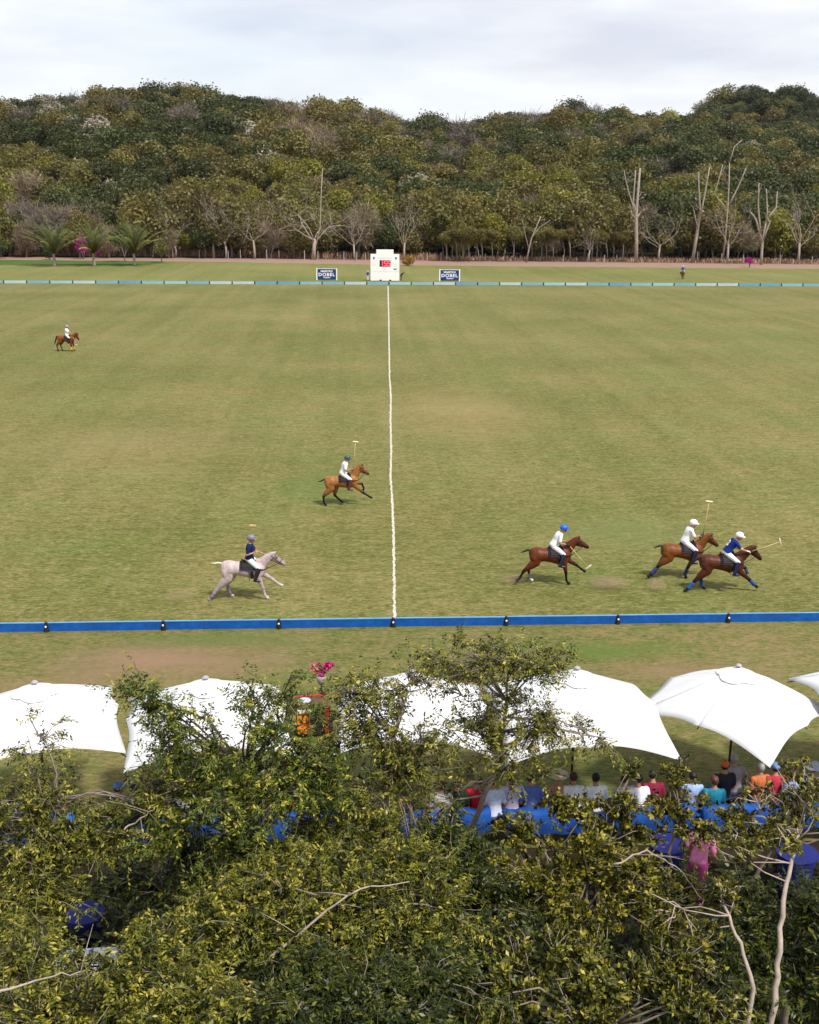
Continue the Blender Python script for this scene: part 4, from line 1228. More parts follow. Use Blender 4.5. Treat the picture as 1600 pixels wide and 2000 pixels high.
figure('person', 'person in bright pink shirt and trousers walking behind the benches', (p[0], p[1], 0), R(60), 'walk', (.72, .22, .42), (.62, .10, .34), (.03, .02, .02), hair=DH, hip=(0, 0, .92), lean=R(22), voxel=.02)
p = gp(317, 1502)
figure('person', 'waiter in white standing on the grass beneath the umbrella', (p[0], p[1], 0), R(100), 'stand', (.78, .78, .8), (.74, .74, .78), (.01, .01, .012), hair=DH, hip=(0, 0, .93), voxel=.02)
p = gp(660, 1905)
figure('person', 'person in red and white clothes half hidden under the foliage', (p[0], p[1], 0), R(30), 'stand', (.65, .55, .60), (.35, .01, .02), (.03, .02, .02), hair=DH, hip=(0, 0, .93), lean=R(15), voxel=.02, hat=None)

# ---- orange drinks cart with flower stand on the verge
p = gp(612, 1432)
root = empty('drinks_cart', (p[0], p[1], 0), R(6)); root.scale = (.84, .84, .9)
tag(root, 'drinks cart with orange and red cloth panels and white rim behind the branches', 'cart')
M_or, M_rd = mat('orange_cloth', (.85, .25, .012), .7, .15, 5), mat('red_cloth', (.42, .008, .012), .7, .2, 5)
mb = MB(); mb.box((0, 0, .55), (1.0, .62, .74)); mb.build('cabinet', mat('cart_dark', (.02, .012, .012), .6), root)
for i, (x, m_) in enumerate(((-.43, M_or), (-.29, M_or), (-.15, M_rd), (.16, M_pole), (.40, M_rd))):
    mb = MB(); mb.box((x, -.33 - .004 * i, .52), (.135, .03, .72)); mb.build('cloth_panel', m_, root)
mb = MB(); mb.box((0, 0, .945), (1.04, .66, .05)); mb.build('counter', mat('counter_wood', (.10, .06, .04), .6, .3), root)
mb = MB(); mb.box((-.28, -.385, .88), (.46, .03, .11)); mb.build('white_rim', M_white, root)
for s in (-1, 1):
    mb = MB(); mb.tube([(s * .5, .28, .97), (s * .5, .28, 1.03)], .02, 6); mb.build('post', M_pole, root)
    mb = MB(); mb.loft([(V(s * .56, y, .2), V(.2, 0, 0) * 0 + V(0, .18, 0), V(0, 0, .18)) for y in (0,)] + [(V(s * .61, 0, .2), V(0, .18, 0), V(0, 0, .18))], 16); mb.build('wheel', M_black, root)
mb = MB(); mb.tube([(-.5, .28, 1.03), (0, .28, 1.05), (.5, .28, 1.03)], .03, 6); mb.build('handle_bar', M_rd, root)
for s in (-1, 1):
    mb = MB(); mb.box((s * .46, 0, .095), (.06, .5, .19)); mb.build('leg', M_pole, root)
mb = MB(); mb.loft([(V(-.25, 0, .972), V(.1, 0, 0), V(0, .1, 0)), (V(-.25, 0, 1.0), V(.17, 0, 0), V(0, .17, 0)), (V(-.25, 0, 1.05), V(.2, 0, 0), V(0, .2, 0))], 14); mb.build('dish', mat('grey_dish', (.42, .42, .5), .4), root)
p = gp(629, 1409)
root = empty('flower_stand', (p[0], p[1], 0))
tag(root, 'tall stand with a pot of magenta bougainvillea above the drinks cart', 'flower stand')
mb = MB(); mb.tube([(0, 0, 0.03), (0, 0, 1.1)], .02, 6); mb.build('pole', M_pole, root)
mb = MB(); mb.loft([(V(0, 0, 0), V(.2, 0, 0), V(0, .2, 0)), (V(0, 0, .03), V(.2, 0, 0), V(0, .2, 0)), (V(0, 0, .05), V(.03, 0, 0), V(0, .03, 0))], 14); mb.build('base', M_black, root)
mb = MB(); mb.loft([(V(0, 0, 1.08), V(.07, 0, 0), V(0, .07, 0)), (V(0, 0, 1.16), V(.11, 0, 0), V(0, .11, 0)), (V(0, 0, 1.28), V(.13, 0, 0), V(0, .13, 0)), (V(0, 0, 1.30), V(.11, 0, 0), V(0, .11, 0))], 14); mb.build('pot', mat('stone_pot', (.30, .27, .24), .8), root, True)
def rand_unit(n):
    d = rng.normal(0, 1, (n, 3)); return d / np.linalg.norm(d, axis=1)[:, None]
M_mag = leaf_mat('magenta_bracts', [(0, (.42, .006, .14)), (.6, (.62, .012, .24)), (1, (.75, .05, .30))], .3)
for cc, N, sg in (((-.13, 0, 1.54), 150, .055), ((.14, .02, 1.57), 150, .055), ((.02, 0, 1.41), 110, .05), ((.30, 0, 1.62), 24, .03)):
    c = np.array(cc) + rng.normal(0, sg, (N, 3)); d1 = rand_unit(N); d2 = np.cross(d1, rand_unit(N)); d2 /= np.linalg.norm(d2, axis=1)[:, None]
    vq = np.stack([c - d1 * .04, c + d2 * .028, c + d1 * .04, c - d2 * .028], 1).reshape(-1, 3)
    mk('flower_cluster', fast_mesh('flower_cluster', vq, np.arange(N * 4).reshape(-1, 4), attr=('v', np.repeat(rng.random(N), 4))), M_mag, root)
# ================================================================== VEGETATION
def rand_dirs(rg, n):
    d = rg.normal(0, 1, (n, 3)); return d / np.linalg.norm(d, axis=1)[:, None]
def quads_from(c, a, b):
    """diamond leaves: centre c, half axes a (length) and b (width), slightly folded"""
    n = np.cross(a, b); n /= np.maximum(np.linalg.norm(n, axis=1), 1e-9)[:, None]
    f = np.linalg.norm(b, axis=1)[:, None] * .35
    return np.stack([c - a, c + b + n * f, c + a, c - b + n * f], 1).reshape(-1, 3)

# ---- far crowns: lobed shells of small leaf tufts
def far_crown(seed, r=(3.4, 3.4, 2.9), lobes=9, n=1500, leaf=.36, twig=False, hollow=.55, name='crown'):
    rg = np.random.default_rng(seed)
    r = np.array(r)
    lc = rand_dirs(rg, lobes) * (.30 + .36 * rg.random((lobes, 1)))
    lr = .30 + .26 * rg.random(lobes)
    w = rg.choice(lobes, n, p=lr ** 2 / np.sum(lr ** 2))
    d = rand_dirs(rg, n)
    rad = lr[w] * (hollow + (1.1 - hollow) * rg.random(n) ** .7)
    stray = rg.random(n) < .16
    rad = np.where(stray, rad * (1.0 + .45 * rg.random(n)), rad)
    c = (lc[w] + d * rad[:, None]) * r + np.array([0, 0, r[2] * .35])
    L = leaf * (.45 + rg.random((n, 1)) * 1.0)
    if twig:
        a = d + rg.normal(0, .45, (n, 3)); a[:, 2] += .35; a /= np.linalg.norm(a, axis=1)[:, None]
        b = np.cross(a, rand_dirs(rg, n)); b /= np.linalg.norm(b, axis=1)[:, None]
        v = quads_from(c, a * L * 2.0, b * L * .10)
    else:
        nrm_ = rand_dirs(rg, n) * .8 + d * .75; nrm_ /= np.linalg.norm(nrm_, axis=1)[:, None]
        a = np.cross(nrm_, rand_dirs(rg, n)); a /= np.maximum(np.linalg.norm(a, axis=1), 1e-6)[:, None]
        b = np.cross(nrm_, a)
        v = quads_from(c, a * L, b * L * .6)
    val = np.clip(.02 + rg.random(n) * .58 + rg.random(lobes)[w] * .42, 0, 1)
    return fast_mesh(name, v, np.arange(n * 4).reshape(-1, 4), attr=('v', np.repeat(val, 4)))
FOL = {
    'dark':  leaf_mat('foliage_dark_green', [(0, (.016, .024, .006)), (.5, (.050, .066, .014)), (1, (.105, .120, .028))], .3, rand=.6),
    'olive': leaf_mat('foliage_olive', [(0, (.060, .058, .012)), (.5, (.160, .144, .032)), (1, (.265, .228, .062))], .3, rand=.6),
    'lime':  leaf_mat('foliage_yellow_green', [(0, (.09, .094, .010)), (.5, (.185, .18, .018)), (1, (.28, .255, .04))], .3, rand=.4),
    'dry':   leaf_mat('twigs_dry_brown', [(0, (.100, .078, .046)), (.5, (.21, .165, .098)), (1, (.31, .25, .155))], .05, rand=.6),
    'pale':  leaf_mat('foliage_pale_dry', [(0, (.15, .135, .085)), (.5, (.27, .245, .165)), (1, (.38, .35, .25))], .1, rand=.4),
    'mauve': leaf_mat('twigs_mauve_brown', [(0, (.065, .052, .040)), (.5, (.135, .110, .084)), (1, (.20, .168, .13))], .05, rand=.5),
}
KINDS = ['dark', 'olive', 'lime', 'dry', 'pale', 'mauve']
CR = {}
for ki, kd in enumerate(KINDS):
    tw = kd in ('dry', 'mauve')
    for v_ in range(3 if kd in ('dark', 'olive') else 2):
        me = far_crown(100 + ki * 10 + v_, r=(4.0, 4.0, 3.5 + .6 * v_), lobes=8 + v_ * 2, n=3400 if tw else (2600 if kd == 'pale' else 4200), leaf=.24 if not tw else .36, twig=tw, hollow=.35 if tw else .6)
        me.materials.append(FOL[kd])
        CR[(kd, v_)] = me
M_bark = mat('bark_grey', (.20, .17, .145), .9, .35, 3, bump=.5)
M_barkpale = mat('bark_pale', (.33, .27, .225), .85, .28, 2.2, bump=.5)
M_barkdark = mat('bark_dark', (.06, .048, .04), .95, .35, 4, bump=.5)
def far_trunk(seed, h=5.0, stems=1, lean=.12):
    rg = np.random.default_rng(seed); mb = MB()
    for s in range(stems):
        a = rg.random() * 6.3; off = V(math.cos(a), math.sin(a), 0) * (.35 if stems > 1 else 0)
        top = off * 3.2 + V(rg.normal(0, lean * 3), rg.normal(0, lean * 3), h)
        r0 = .16 / math.sqrt(stems) + .04
        mb.tube([off + V(0, 0, -.6), lerp(off, top, .4) + V(rg.normal(0, .12), rg.normal(0, .12), 0), top], [r0, r0 * .75, r0 * .45], 5)
        for q in range(3):
            b0 = lerp(off, top, .55 + .15 * q); a = rg.random() * 6.3
            mb.tube([b0, b0 + V(math.cos(a) * .9, math.sin(a) * .9, 1.0), b0 + V(math.cos(a) * 1.7, math.sin(a) * 1.7, 2.3)], [r0 * .5, r0 * .35, .02], 4)
    return mb.mesh('trunk')
TR = [far_trunk(1, 5, 1), far_trunk(2, 5, 2), far_trunk(3, 5, 3), far_trunk(4, 5.2, 1, .3)]
for t_ in TR: t_.materials.append(M_bark)
LBL = {'dark': 'dark green leafy tree', 'olive': 'olive green leafy tree', 'lime': 'yellow-green leafy tree',
       'dry': 'brown leafless twiggy tree', 'pale': 'pale straw-coloured dry tree', 'mauve': 'dull mauve-brown leafless tree'}
def px_of(x, y, z):
    d = np.array([x, y, z]) - CPOS; k = d @ cF
    return 800 + FPX * (d @ cR) / k, 1000 - FPX * (d @ cU) / k
def species(px, py, rg):
    """mix of trees seen on each part of the slope"""
    n_ = mnoise.noise(Vector((px * .0075, py * .013, 2.7))) * 1.3
    w = dict(dark=.34, olive=.40, lime=.05, dry=.12, pale=.03, mauve=.06)
    if py < 290 and px < 560: w = dict(dark=.50, olive=.26, lime=.0, dry=.06, pale=.13, mauve=.05)
    if px < 330 and 250 < py < 390: w['pale'] += .22
    if py < 300 and 540 < px < 860: w = dict(dark=.12, olive=.26, lime=.0, dry=.40, pale=.02, mauve=.20)
    if py < 300 and 860 <= px < 1180: w = dict(dark=.22, olive=.18, lime=.0, dry=.16, pale=.0, mauve=.44)
    if 300 <= py < 350 and 700 < px < 1000: w = dict(dark=.48, olive=.2, lime=.0, dry=.06, pale=.0, mauve=.26)
    if 330 <= py and 380 < px < 1180: w = dict(dark=.10, olive=.60, lime=.20, dry=.08, pale=.01, mauve=.01)
    if px >= 1180 and py < 330: w = dict(dark=.60, olive=.28, lime=.06, dry=.02, pale=.01, mauve=.03)
    if px >= 1180 and py >= 330: w = dict(dark=.42, olive=.40, lime=.10, dry=.06, pale=.0, mauve=.02)
    if px < 340 and py > 415: w = dict(dark=.12, olive=.20, lime=.02, dry=.50, pale=.02, mauve=.14)
    if n_ > .10: w['olive'] *= 3.0; w['lime'] *= 1.6
    if n_ < -.10: w['dark'] *= 4.5
    ks = list(w); p_ = np.array([w[q] for q in ks]); p_ /= p_.sum()
    return ks[rg.choice(len(ks), p=p_)]
rg = np.random.default_rng(77)
front, rest = [], []
Y = 262.0
while Y < 800:
    sp = 6.6 + (Y - 262) * .010
    hw = Y * .46 + 14
    x = -hw + rg.random() * sp + YAW * Y
    while x < hw + YAW * Y:
        xx_, yy_ = x + rg.normal(0, sp * .28), Y + rg.normal(0, sp * .3)
        if yy_ < 561 or (yy_ < 790 and abs(xx_ - _bx) < 150 and yy_ > 640):
            z = float(hz(xx_, yy_)) if yy_ > 262 else 0.0
            h_ = (.78 + .75 * rg.random() ** 1.6) * (1.12 if yy_ < 300 else 1.0)
            px, py = px_of(xx_, yy_, z + 5 * h_)
            kd = species(px, py, rg)
            (front if (yy_ < 305 and -20 < px < 1620) else rest).append((xx_, yy_, z, h_, kd, px))
        x += sp * (.8 + .4 * rg.random())
    Y += sp * .86
front = front[:300]
ZONES = [(60, 'past the small round bush'), (330, 'behind the palms'), (560, 'behind the row of fence posts'), (700, 'behind the large bare pale tree'), (860, 'behind the scoreboard'), (1010, 'behind the slender stems'), (1215, 'behind the bent pale stem'), (1390, 'behind the two tall pale trunks'), (9999, 'behind the four-limbed pale trunk')]
crown_ref = {}
for (x, y, z, h_, kd, px) in front:
    root = empty('woodland_tree', (x, y, z - .1), rg.random() * 6.28)
    root.scale = (h_ * (.85 + .35 * rg.random()),) * 2 + (h_,)
    zn = next(t for lim, t in ZONES if px < lim)
    tag(root, LBL[kd] + ', ' + zn, 'tree', kd + ' trees ' + zn)
    mk('trunk', TR[rg.integers(4)], None, root)
    v_ = int(rg.integers(3 if kd in ('dark', 'olive') else 2))
    c_ = mk('crown', CR[(kd, v_)], None, root, (0, 0, 3.4))
    crown_ref.setdefault((kd, v_), c_)
for key, me in CR.items():
    if key not in crown_ref:
        x = -30 - 7 * len(crown_ref); root = empty('woodland_tree', (x, 274, float(hz(x, 274)))); tag(root, LBL[key[0]] + ', low on the wooded slope', 'tree', key[0] + ' trees on the slope')
        mk('trunk', TR[0], None, root); crown_ref[key] = mk('crown', me, None, root, (0, 0, 3.4))
# the rest of the wood on the hills: one mass
keys = list(crown_ref)
pts = np.array([(x, y, z + 2.6 * h_) for x, y, z, h_, kd, px in rest])
kid = np.array([keys.index((kd, int(rg.integers(3 if kd in ('dark', 'olive') else 2)))) for *_, kd, px in rest])
me = bpy.data.meshes.new('hill_forest'); me.vertices.add(len(pts)); me.vertices.foreach_set('co', pts.astype(np.float32).ravel())
a = me.attributes.new('kid', 'INT', 'POINT'); a.data.foreach_set('value', kid.astype(np.int32))
a = me.attributes.new('rotz', 'FLOAT_VECTOR', 'POINT'); a.data.foreach_set('vector', np.stack([rg.normal(0, .08, len(pts)), rg.normal(0, .08, len(pts)), rg.random(len(pts)) * 6.28], -1).astype(np.float32).ravel())
hh = np.array([q[3] for q in rest])
sc_ = np.stack([hh * (.95 + .4 * rg.random(len(pts))) * (1.05 + (pts[:, 1] - 262) * .0011)] * 2 + [hh * (1.1 + (pts[:, 1] - 262) * .0006)], -1)
a = me.attributes.new('scl', 'FLOAT_VECTOR', 'POINT'); a.data.foreach_set('vector', sc_.astype(np.float32).ravel())
fo = mk('hill_forest', me, None)
tag(fo, 'mixed green, olive and brown woodland covering the hills', 'forest', kind='stuff')
ng = bpy.data.node_groups.new('hill_forest', 'GeometryNodeTree')
ng.interface.new_socket('Geometry', in_out='INPUT', socket_type='NodeSocketGeometry')
ng.interface.new_socket('Geometry', in_out='OUTPUT', socket_type='NodeSocketGeometry')
gi, go = ng.nodes.new('NodeGroupInput'), ng.nodes.new('NodeGroupOutput')
jn = ng.nodes.new('GeometryNodeJoinGeometry')
def named(nm, typ):
    q = ng.nodes.new('GeometryNodeInputNamedAttribute'); q.data_type = typ; q.inputs['Name'].default_value = nm; return q
nk, nr, ns = named('kid', 'INT'), named('rotz', 'FLOAT_VECTOR'), named('scl', 'FLOAT_VECTOR')
e2r = ng.nodes.new('FunctionNodeEulerToRotation'); ng.links.new(nr.outputs['Attribute'], e2r.inputs[0])
for i, key in enumerate(keys):
    oi = ng.nodes.new('GeometryNodeObjectInfo'); oi.inputs['Object'].default_value = crown_ref[key]; oi.transform_space = 'ORIGINAL'; oi.inputs['As Instance'].default_value = True
    cp_ = ng.nodes.new('FunctionNodeCompare'); cp_.data_type = 'INT'; cp_.operation = 'EQUAL'
    si = [s for s in cp_.inputs if s.type == 'INT']
    ng.links.new(nk.outputs['Attribute'], si[0]); si[1].default_value = i
    ip = ng.nodes.new('GeometryNodeInstanceOnPoints')
    ng.links.new(gi.outputs[0], ip.inputs['Points']); ng.links.new(cp_.outputs[0], ip.inputs['Selection']); ng.links.new(oi.outputs['Geometry'], ip.inputs['Instance'])
    ng.links.new(e2r.outputs[0], ip.inputs['Rotation']); ng.links.new(ns.outputs['Attribute'], ip.inputs['Scale'])
    ng.links.new(ip.outputs[0], jn.inputs[0])
ng.links.new(jn.outputs[0], go.inputs[0])
md = fo.modifiers.new('forest', 'NODES'); md.node_group = ng

# ---- bare trees at the road: recursive forking
def bare_tree(name, label, px, py, ptop, spread, style='spread', seed=0, m_=None, group='bare trees along the dirt road', forks=None, rbase=None):
    rg = np.random.default_rng(seed)
    p = gp(px, py); k = np.linalg.norm(p - CPOS) / FPX
    H = (py - ptop) * k; S = spread * k
    root = empty(name, (p[0], p[1], 0)); tag(root, label, 'tree', group)
    tm, bm, tws = MB(), MB(), []
    r0 = rbase or .018 * H + .05
    def twig(p0, d, L, r, lev):
        n = 4; pts = [p0]; dd = unit(d)
        for i in range(n):
            dd = unit(dd + rg.normal(0, .16, 3) + V(0, 0, .10 if style != 'spread' else .05)); pts.append(pts[-1] + dd * L / n)
        if style != 'spread' and lev == 1: tws.append(MB())
        (tws[-1] if tws else bm).tube(pts, np.linspace(r, r * .5, n + 1), 5 if lev < 2 else 4)
        if lev < (3 if style == 'spread' else 2):
            for q in range(3 if style == 'spread' else 2):
                i = rg.integers(2, n + 1); s_ = unit(dd + rg.normal(0, .75, 3) + V(0, 0, .15)); twig(pts[i], s_, L * (.5 + .25 * rg.random()), r * .5, lev + 1)
    if style == 'spread':
        th = H * .38
        tr = [V(0, 0, -.2), V(rg.normal(0, .08), 0, th * .5), V(rg.normal(0, .15), 0, th)]
        tm.tube(tr, [r0 * 1.25, r0, r0 * .8], 8)
        for q in range(6):
            a = q / 6 * 6.28 + rg.random() * .5
            d = V(math.cos(a) * S / 2, math.sin(a) * S / 2, (H - th) * (.55 + .6 * rg.random()))
            twig(tr[2] - V(0, 0, rg.random() * th * .25), d, np.linalg.norm(d) * .72, r0 * .30, 0)
    else:
        for (x0, z0, x1, z1, x2, z2, ra) in forks:       # forked boles: px offsets from the base
            pts = [V(x0 * k, 0, z0 * k), V(x1 * k, rg.normal(0, .2), z1 * k), V(x2 * k, rg.normal(0, .4), z2 * k)]
            mid = [pts[0], lerp(pts[0], pts[1], .5) + V(rg.normal(0, .06), 0, 0), pts[1], lerp(pts[1], pts[2], .5) + V(rg.normal(0, .08), 0, 0), pts[2]]
            tm.tube(mid, [ra * 1.15, ra, ra * .9, ra * .75, ra * .5], 8)
            for q in range(2):
                a_ = lerp(pts[1], pts[2], .3 + .6 * rg.random()); sgn = -1 if rg.random() < .5 else 1
                twig(a_, V(sgn * 1.0, rg.normal(0, .5), .6), 1.2 + 1.2 * rg.random(), ra * .25, 1)
    tm.build('trunk', m_ or M_barkpale, root, True)
    if bm.v: bm.build('branches', m_ or M_barkpale, root, True)
    for q in tws: q.build('branch', m_ or M_barkpale, root, True)
    return root
bt = 'bare_tree'
bare_tree(bt, 'bare grey tree with flat crown behind the dry brush near the palms', 94, 501, 428, 95, seed=1)
bare_tree(bt, 'bare white-branched tree rising behind the magenta bougainvillea', 158, 500, 402, 45, seed=2)
bare_tree(bt, 'bare grey tree with fan of thin branches beyond the small yellow-green shrub', 343, 503, 428, 85, seed=3)
bare_tree(bt, 'slim bare forked tree with pale trunk, pair member with the kinked top', 418, 504, 410, 38, seed=4)
bare_tree(bt, 'slim bare tree leaning beside the kinked pale one', 442, 505, 425, 32, seed=14)
bare_tree(bt, 'wide bare pale tree with drooping branches before the fence', 498, 506, 415, 115, seed=5)
big_bare = bare_tree(bt, 'large bare pale tree with one tall thin leader above its crown', 613, 507, 405, 110, seed=6, rbase=.42)
lead = bare_tree(bt, 'x', 617, 507, 340, 20, 'fork', 7, forks=[(-4, 8, 9, 60, 15, 165, .15)])
for c in list(lead.children):
    c.parent = big_bare; c.location = lead.location - big_bare.location
    if c.name.startswith('trunk'): c.name = 'leader'
bpy.data.objects.remove(lead)
bare_tree(bt, 'small bare tree with brown twigs just before the scoreboard', 693, 508, 432, 75, seed=8)
bare_tree(bt, 'small bare grey tree behind the orange flowering bush', 790, 508, 425, 60, seed=9)
bare_tree(bt, 'slim pale tree with bent stem and thin forked top', 1028, 513, 430, 50, 'fork', 10, forks=[(0, 0, 8, 45, 24, 85, .16), (8, 45, 24, 66, 42, 78, .09), (4, 25, -6, 60, -12, 80, .07)])
bare_tree(bt, 'tall thick pale trunk with broken top, the one nearest the scoreboard', 1243, 513, 340, 30, 'fork', 11, forks=[(0, -2, -6, 84, -3, 168, .40), (-6, 84, -22, 125, -34, 165, .14), (-5, 86, -13, 108, -12, 165, .2), (-6, 80, 4, 90, 8, 96, .2), (-5, 78, -14, 86, -16, 94, .16)])
bare_tree(bt, 'bare spreading white tree between two tall pale trunks', 1286, 512, 428, 95, seed=12)
bare_tree(bt, 'tall pale trunk forking into two bare poles', 1352, 513, 345, 30, 'fork', 13, forks=[(0, -2, 8, 84, 10, 92, .36), (9, 86, 2, 125, -1, 160, .2), (9, 86, 14, 125, 18, 168, .22), (6, 60, -4, 92, -8, 100, .12)])
bare_tree(bt, 'bare branching grey tree with dark foot beside the forked pole trunk', 1421, 515, 420, 85, seed=15)
bare_tree(bt, 'tall thin pale stems with a crooked leader behind the branching grey tree', 1412, 512, 320, 30, 'fork', 16, forks=[(0, 0, 0, 100, -3, 175, .2), (-3, 175, 2, 200, 16, 212, .14), (2, 100, 16, 130, 27, 165, .18), (-2, 95, -26, 120, -14, 170, .14)])
bare_tree(bt, 'pale trunk splitting low into four upright bare limbs', 1487, 517, 370, 40, 'fork', 17, forks=[(0, -2, -1, 42, 3, 80, .32), (-2, 40, -16, 78, -28, 92, .22), (-6, 55, -15, 100, -19, 142, .2), (3, 80, 0, 110, -3, 132, .18), (3, 80, 18, 100, 18, 128, .2), (0, 45, 8, 75, 2, 82, .2)])
bare_tree(bt, 'bare tree with wiry crown at the end of the row', 1559, 516, 415, 75, seed=18)
bare_tree(bt, 'young bare grey tree with upright twigs past the stand of thin stems', 1150, 512, 450, 40, seed=19)

# ---- stand of thin pale stems with small crowns (right of the scoreboard)
rg = np.random.default_rng(5)
for i, px in enumerate((876, 884, 898, 906, 918, 930, 938, 946, 962, 1003, 1047, 1061, 1072, 1082, 1102, 1117, 1148, 1156, 1165, 1186, 1203, 1222)):
    p = gp(px + rg.normal(0, 2), 511.5); p[1] += rg.random() * 3
    root = empty('slender_tree', (p[0], p[1], 0)); tag(root, 'slender pale-stemmed tree with small olive crown beyond the scoreboard', 'tree', 'slender trees beyond the scoreboard')
    mb = MB(); lean_ = rg.normal(0, .6); hs_ = 5.5 + rg.random() * 1.5
    mb.tube([(0, 0, -.1), (lean_ * .3, 0, hs_ * .45), (lean_, .2, hs_)], [.11, .09, .05], 5)
    mb.tube([(lean_ * .3, 0, hs_ * .45), (lean_ * .3 - .7, .2, hs_ * .8), (lean_ - 1.2, .3, hs_ * 1.05)], [.07, .05, .02], 4)
    mb.build('trunk', M_barkpale if i % 3 == 0 else M_bark, root, True)
    kd = 'olive' if rg.random() < .75 else 'lime'
    c_ = mk('crown', CR[(kd, int(rg.integers(2)))], None, root, (lean_, .2, hs_ - 1.0)); s_ = .42 + .25 * rg.random(); c_.scale = (s_, s_, s_ * .8); c_.rotation_euler = (0, 0, rg.random() * 6)

# ---- dry brush along the road: one mass of straw stalks
N = 26000
u = rg.random(N); pxs = np.where(rg.random(N) < .70, u * 480 - 40, u * 1700 - 40)
p0 = np.array([gp(a_, np.interp(a_, [0, 400, 800, 1200, 1600], [500, 503, 508, 512, 516])) for a_ in pxs]); p0[:, 1] += 1 + rg.random(N) ** 1.3 * 14
hgt = np.where(pxs < 330, 2.6, 1.3) * (.5 + rg.random(N) * .9) * np.where(pxs > 860, .6, 1)
d = np.stack([rg.normal(0, .28, N), rg.normal(0, .28, N), np.ones(N)], -1) * hgt[:, None]
b_ = np.stack([.10 + .12 * rg.random(N), rg.normal(0, .04, N), np.zeros(N)], -1)
vq = np.stack([p0 - b_ * .5, p0 + b_ * .5, p0 + d * .6 + b_ * .9, p0 + d], 1).reshape(-1, 3)
br = mk('dry_brush', fast_mesh('dry_brush', vq, np.arange(N * 4).reshape(-1, 4), attr=('v', np.repeat(rg.random(N), 4))), leaf_mat('straw_brush', [(0, (.10, .050, .030)), (.5, (.24, .130, .075)), (1, (.42, .28, .17))], .15))
tag(br, 'reddish straw brush between the dirt road and the wood', 'brush', kind='stuff')

# ---- palms
M_frond = leaf_mat('palm_leaflets', [(0, (.05, .075, .014)), (.4, (.12, .165, .026)), (.8, (.24, .25, .034)), (1, (.44, .33, .05))], .25)
def palm(px, py, hpx, label, seed, frond=3.6, nf=30):
    rg = np.random.default_rng(seed)
    p = gp(px, py); root = empty('palm_tree', (p[0], p[1], 0)); tag(root, label, 'palm tree', 'young palms on the watered lawn')
    th = 2.5
    mb = MB(); zz = np.linspace(0, th, 12)
    mb.tube([(.03 * math.sin(z * 2), 0, z) for z in zz], [.34 - .06 * z + (.03 if i % 2 else 0) for i, z in enumerate(zz)], 10); mb.build('trunk', mat('palm_trunk', (.30, .255, .21), .9, .35, 5, bump=.6), root, True)
    for f in range(nf):
        a = f * 2.399 + rg.random() * .4; el = 1.5 - .85 * (f / nf) + rg.normal(0, .08)
        L = frond * (.8 + .35 * rg.random()); pts = []; q = V(0, 0, th - .1); e = el
        for i in range(12):
            pts.append(q.copy()); q = q + V(math.cos(a) * math.cos(e), math.sin(a) * math.cos(e), math.sin(e)) * L / 11; e -= .03 + .10 * (i / 11) + .02 * (el < .6)
        mb = MB(); mb.tube(pts, np.linspace(.045, .012, 12), 5)
        fr = mb.build('frond', mat('palm_rib', (.16, .15, .04), .6), root, True)
        c0, ax, bx_, vals = [], [], [], []
        for i in range(2, 46):
            t = i / 45 * 10.9; j = int(t); c = lerp(pts[j], pts[min(j + 1, 11)], t - j); tg = unit(pts[min(j + 1, 11)] - pts[max(j - 1, 0)])
            side = unit(np.cross(tg, V(0, 0, 1))); ll = .72 * math.sin(math.pi * min(1, (i + 4) / 50)) ** .7 + .08
            for s in (-1, 1):
                d_ = unit(side * s + tg * .65 + V(0, 0, -.35 + rg.normal(0, .12))); c0.append(c + d_ * ll / 2); ax.append(d_ * ll / 2); bx_.append(unit(np.cross(d_, V(0, 0, 1))) * .10); vals.append(min(1, max(0, .35 + .55 * (f / nf) ** 2 * rg.random() * 1.6 + rg.normal(0, .12))))
        mk('leaflets', fast_mesh('leaflets', quads_from(np.array(c0), np.array(ax), np.array(bx_)), np.arange(len(c0) * 4).reshape(-1, 4), attr=('v', np.repeat(vals, 4))), M_frond, fr)
palm(107, 520, 80, 'young palm with arching fronds on the watered lawn, before the bare grey tree', 1, 7.4)
palm(184, 519, 80, 'young palm with yellowing fronds beside the magenta bougainvillea', 2, 7.0)
palm(263, 519, 90, 'young palm with dark upright fronds next to the round bush', 3, 7.6, 32)

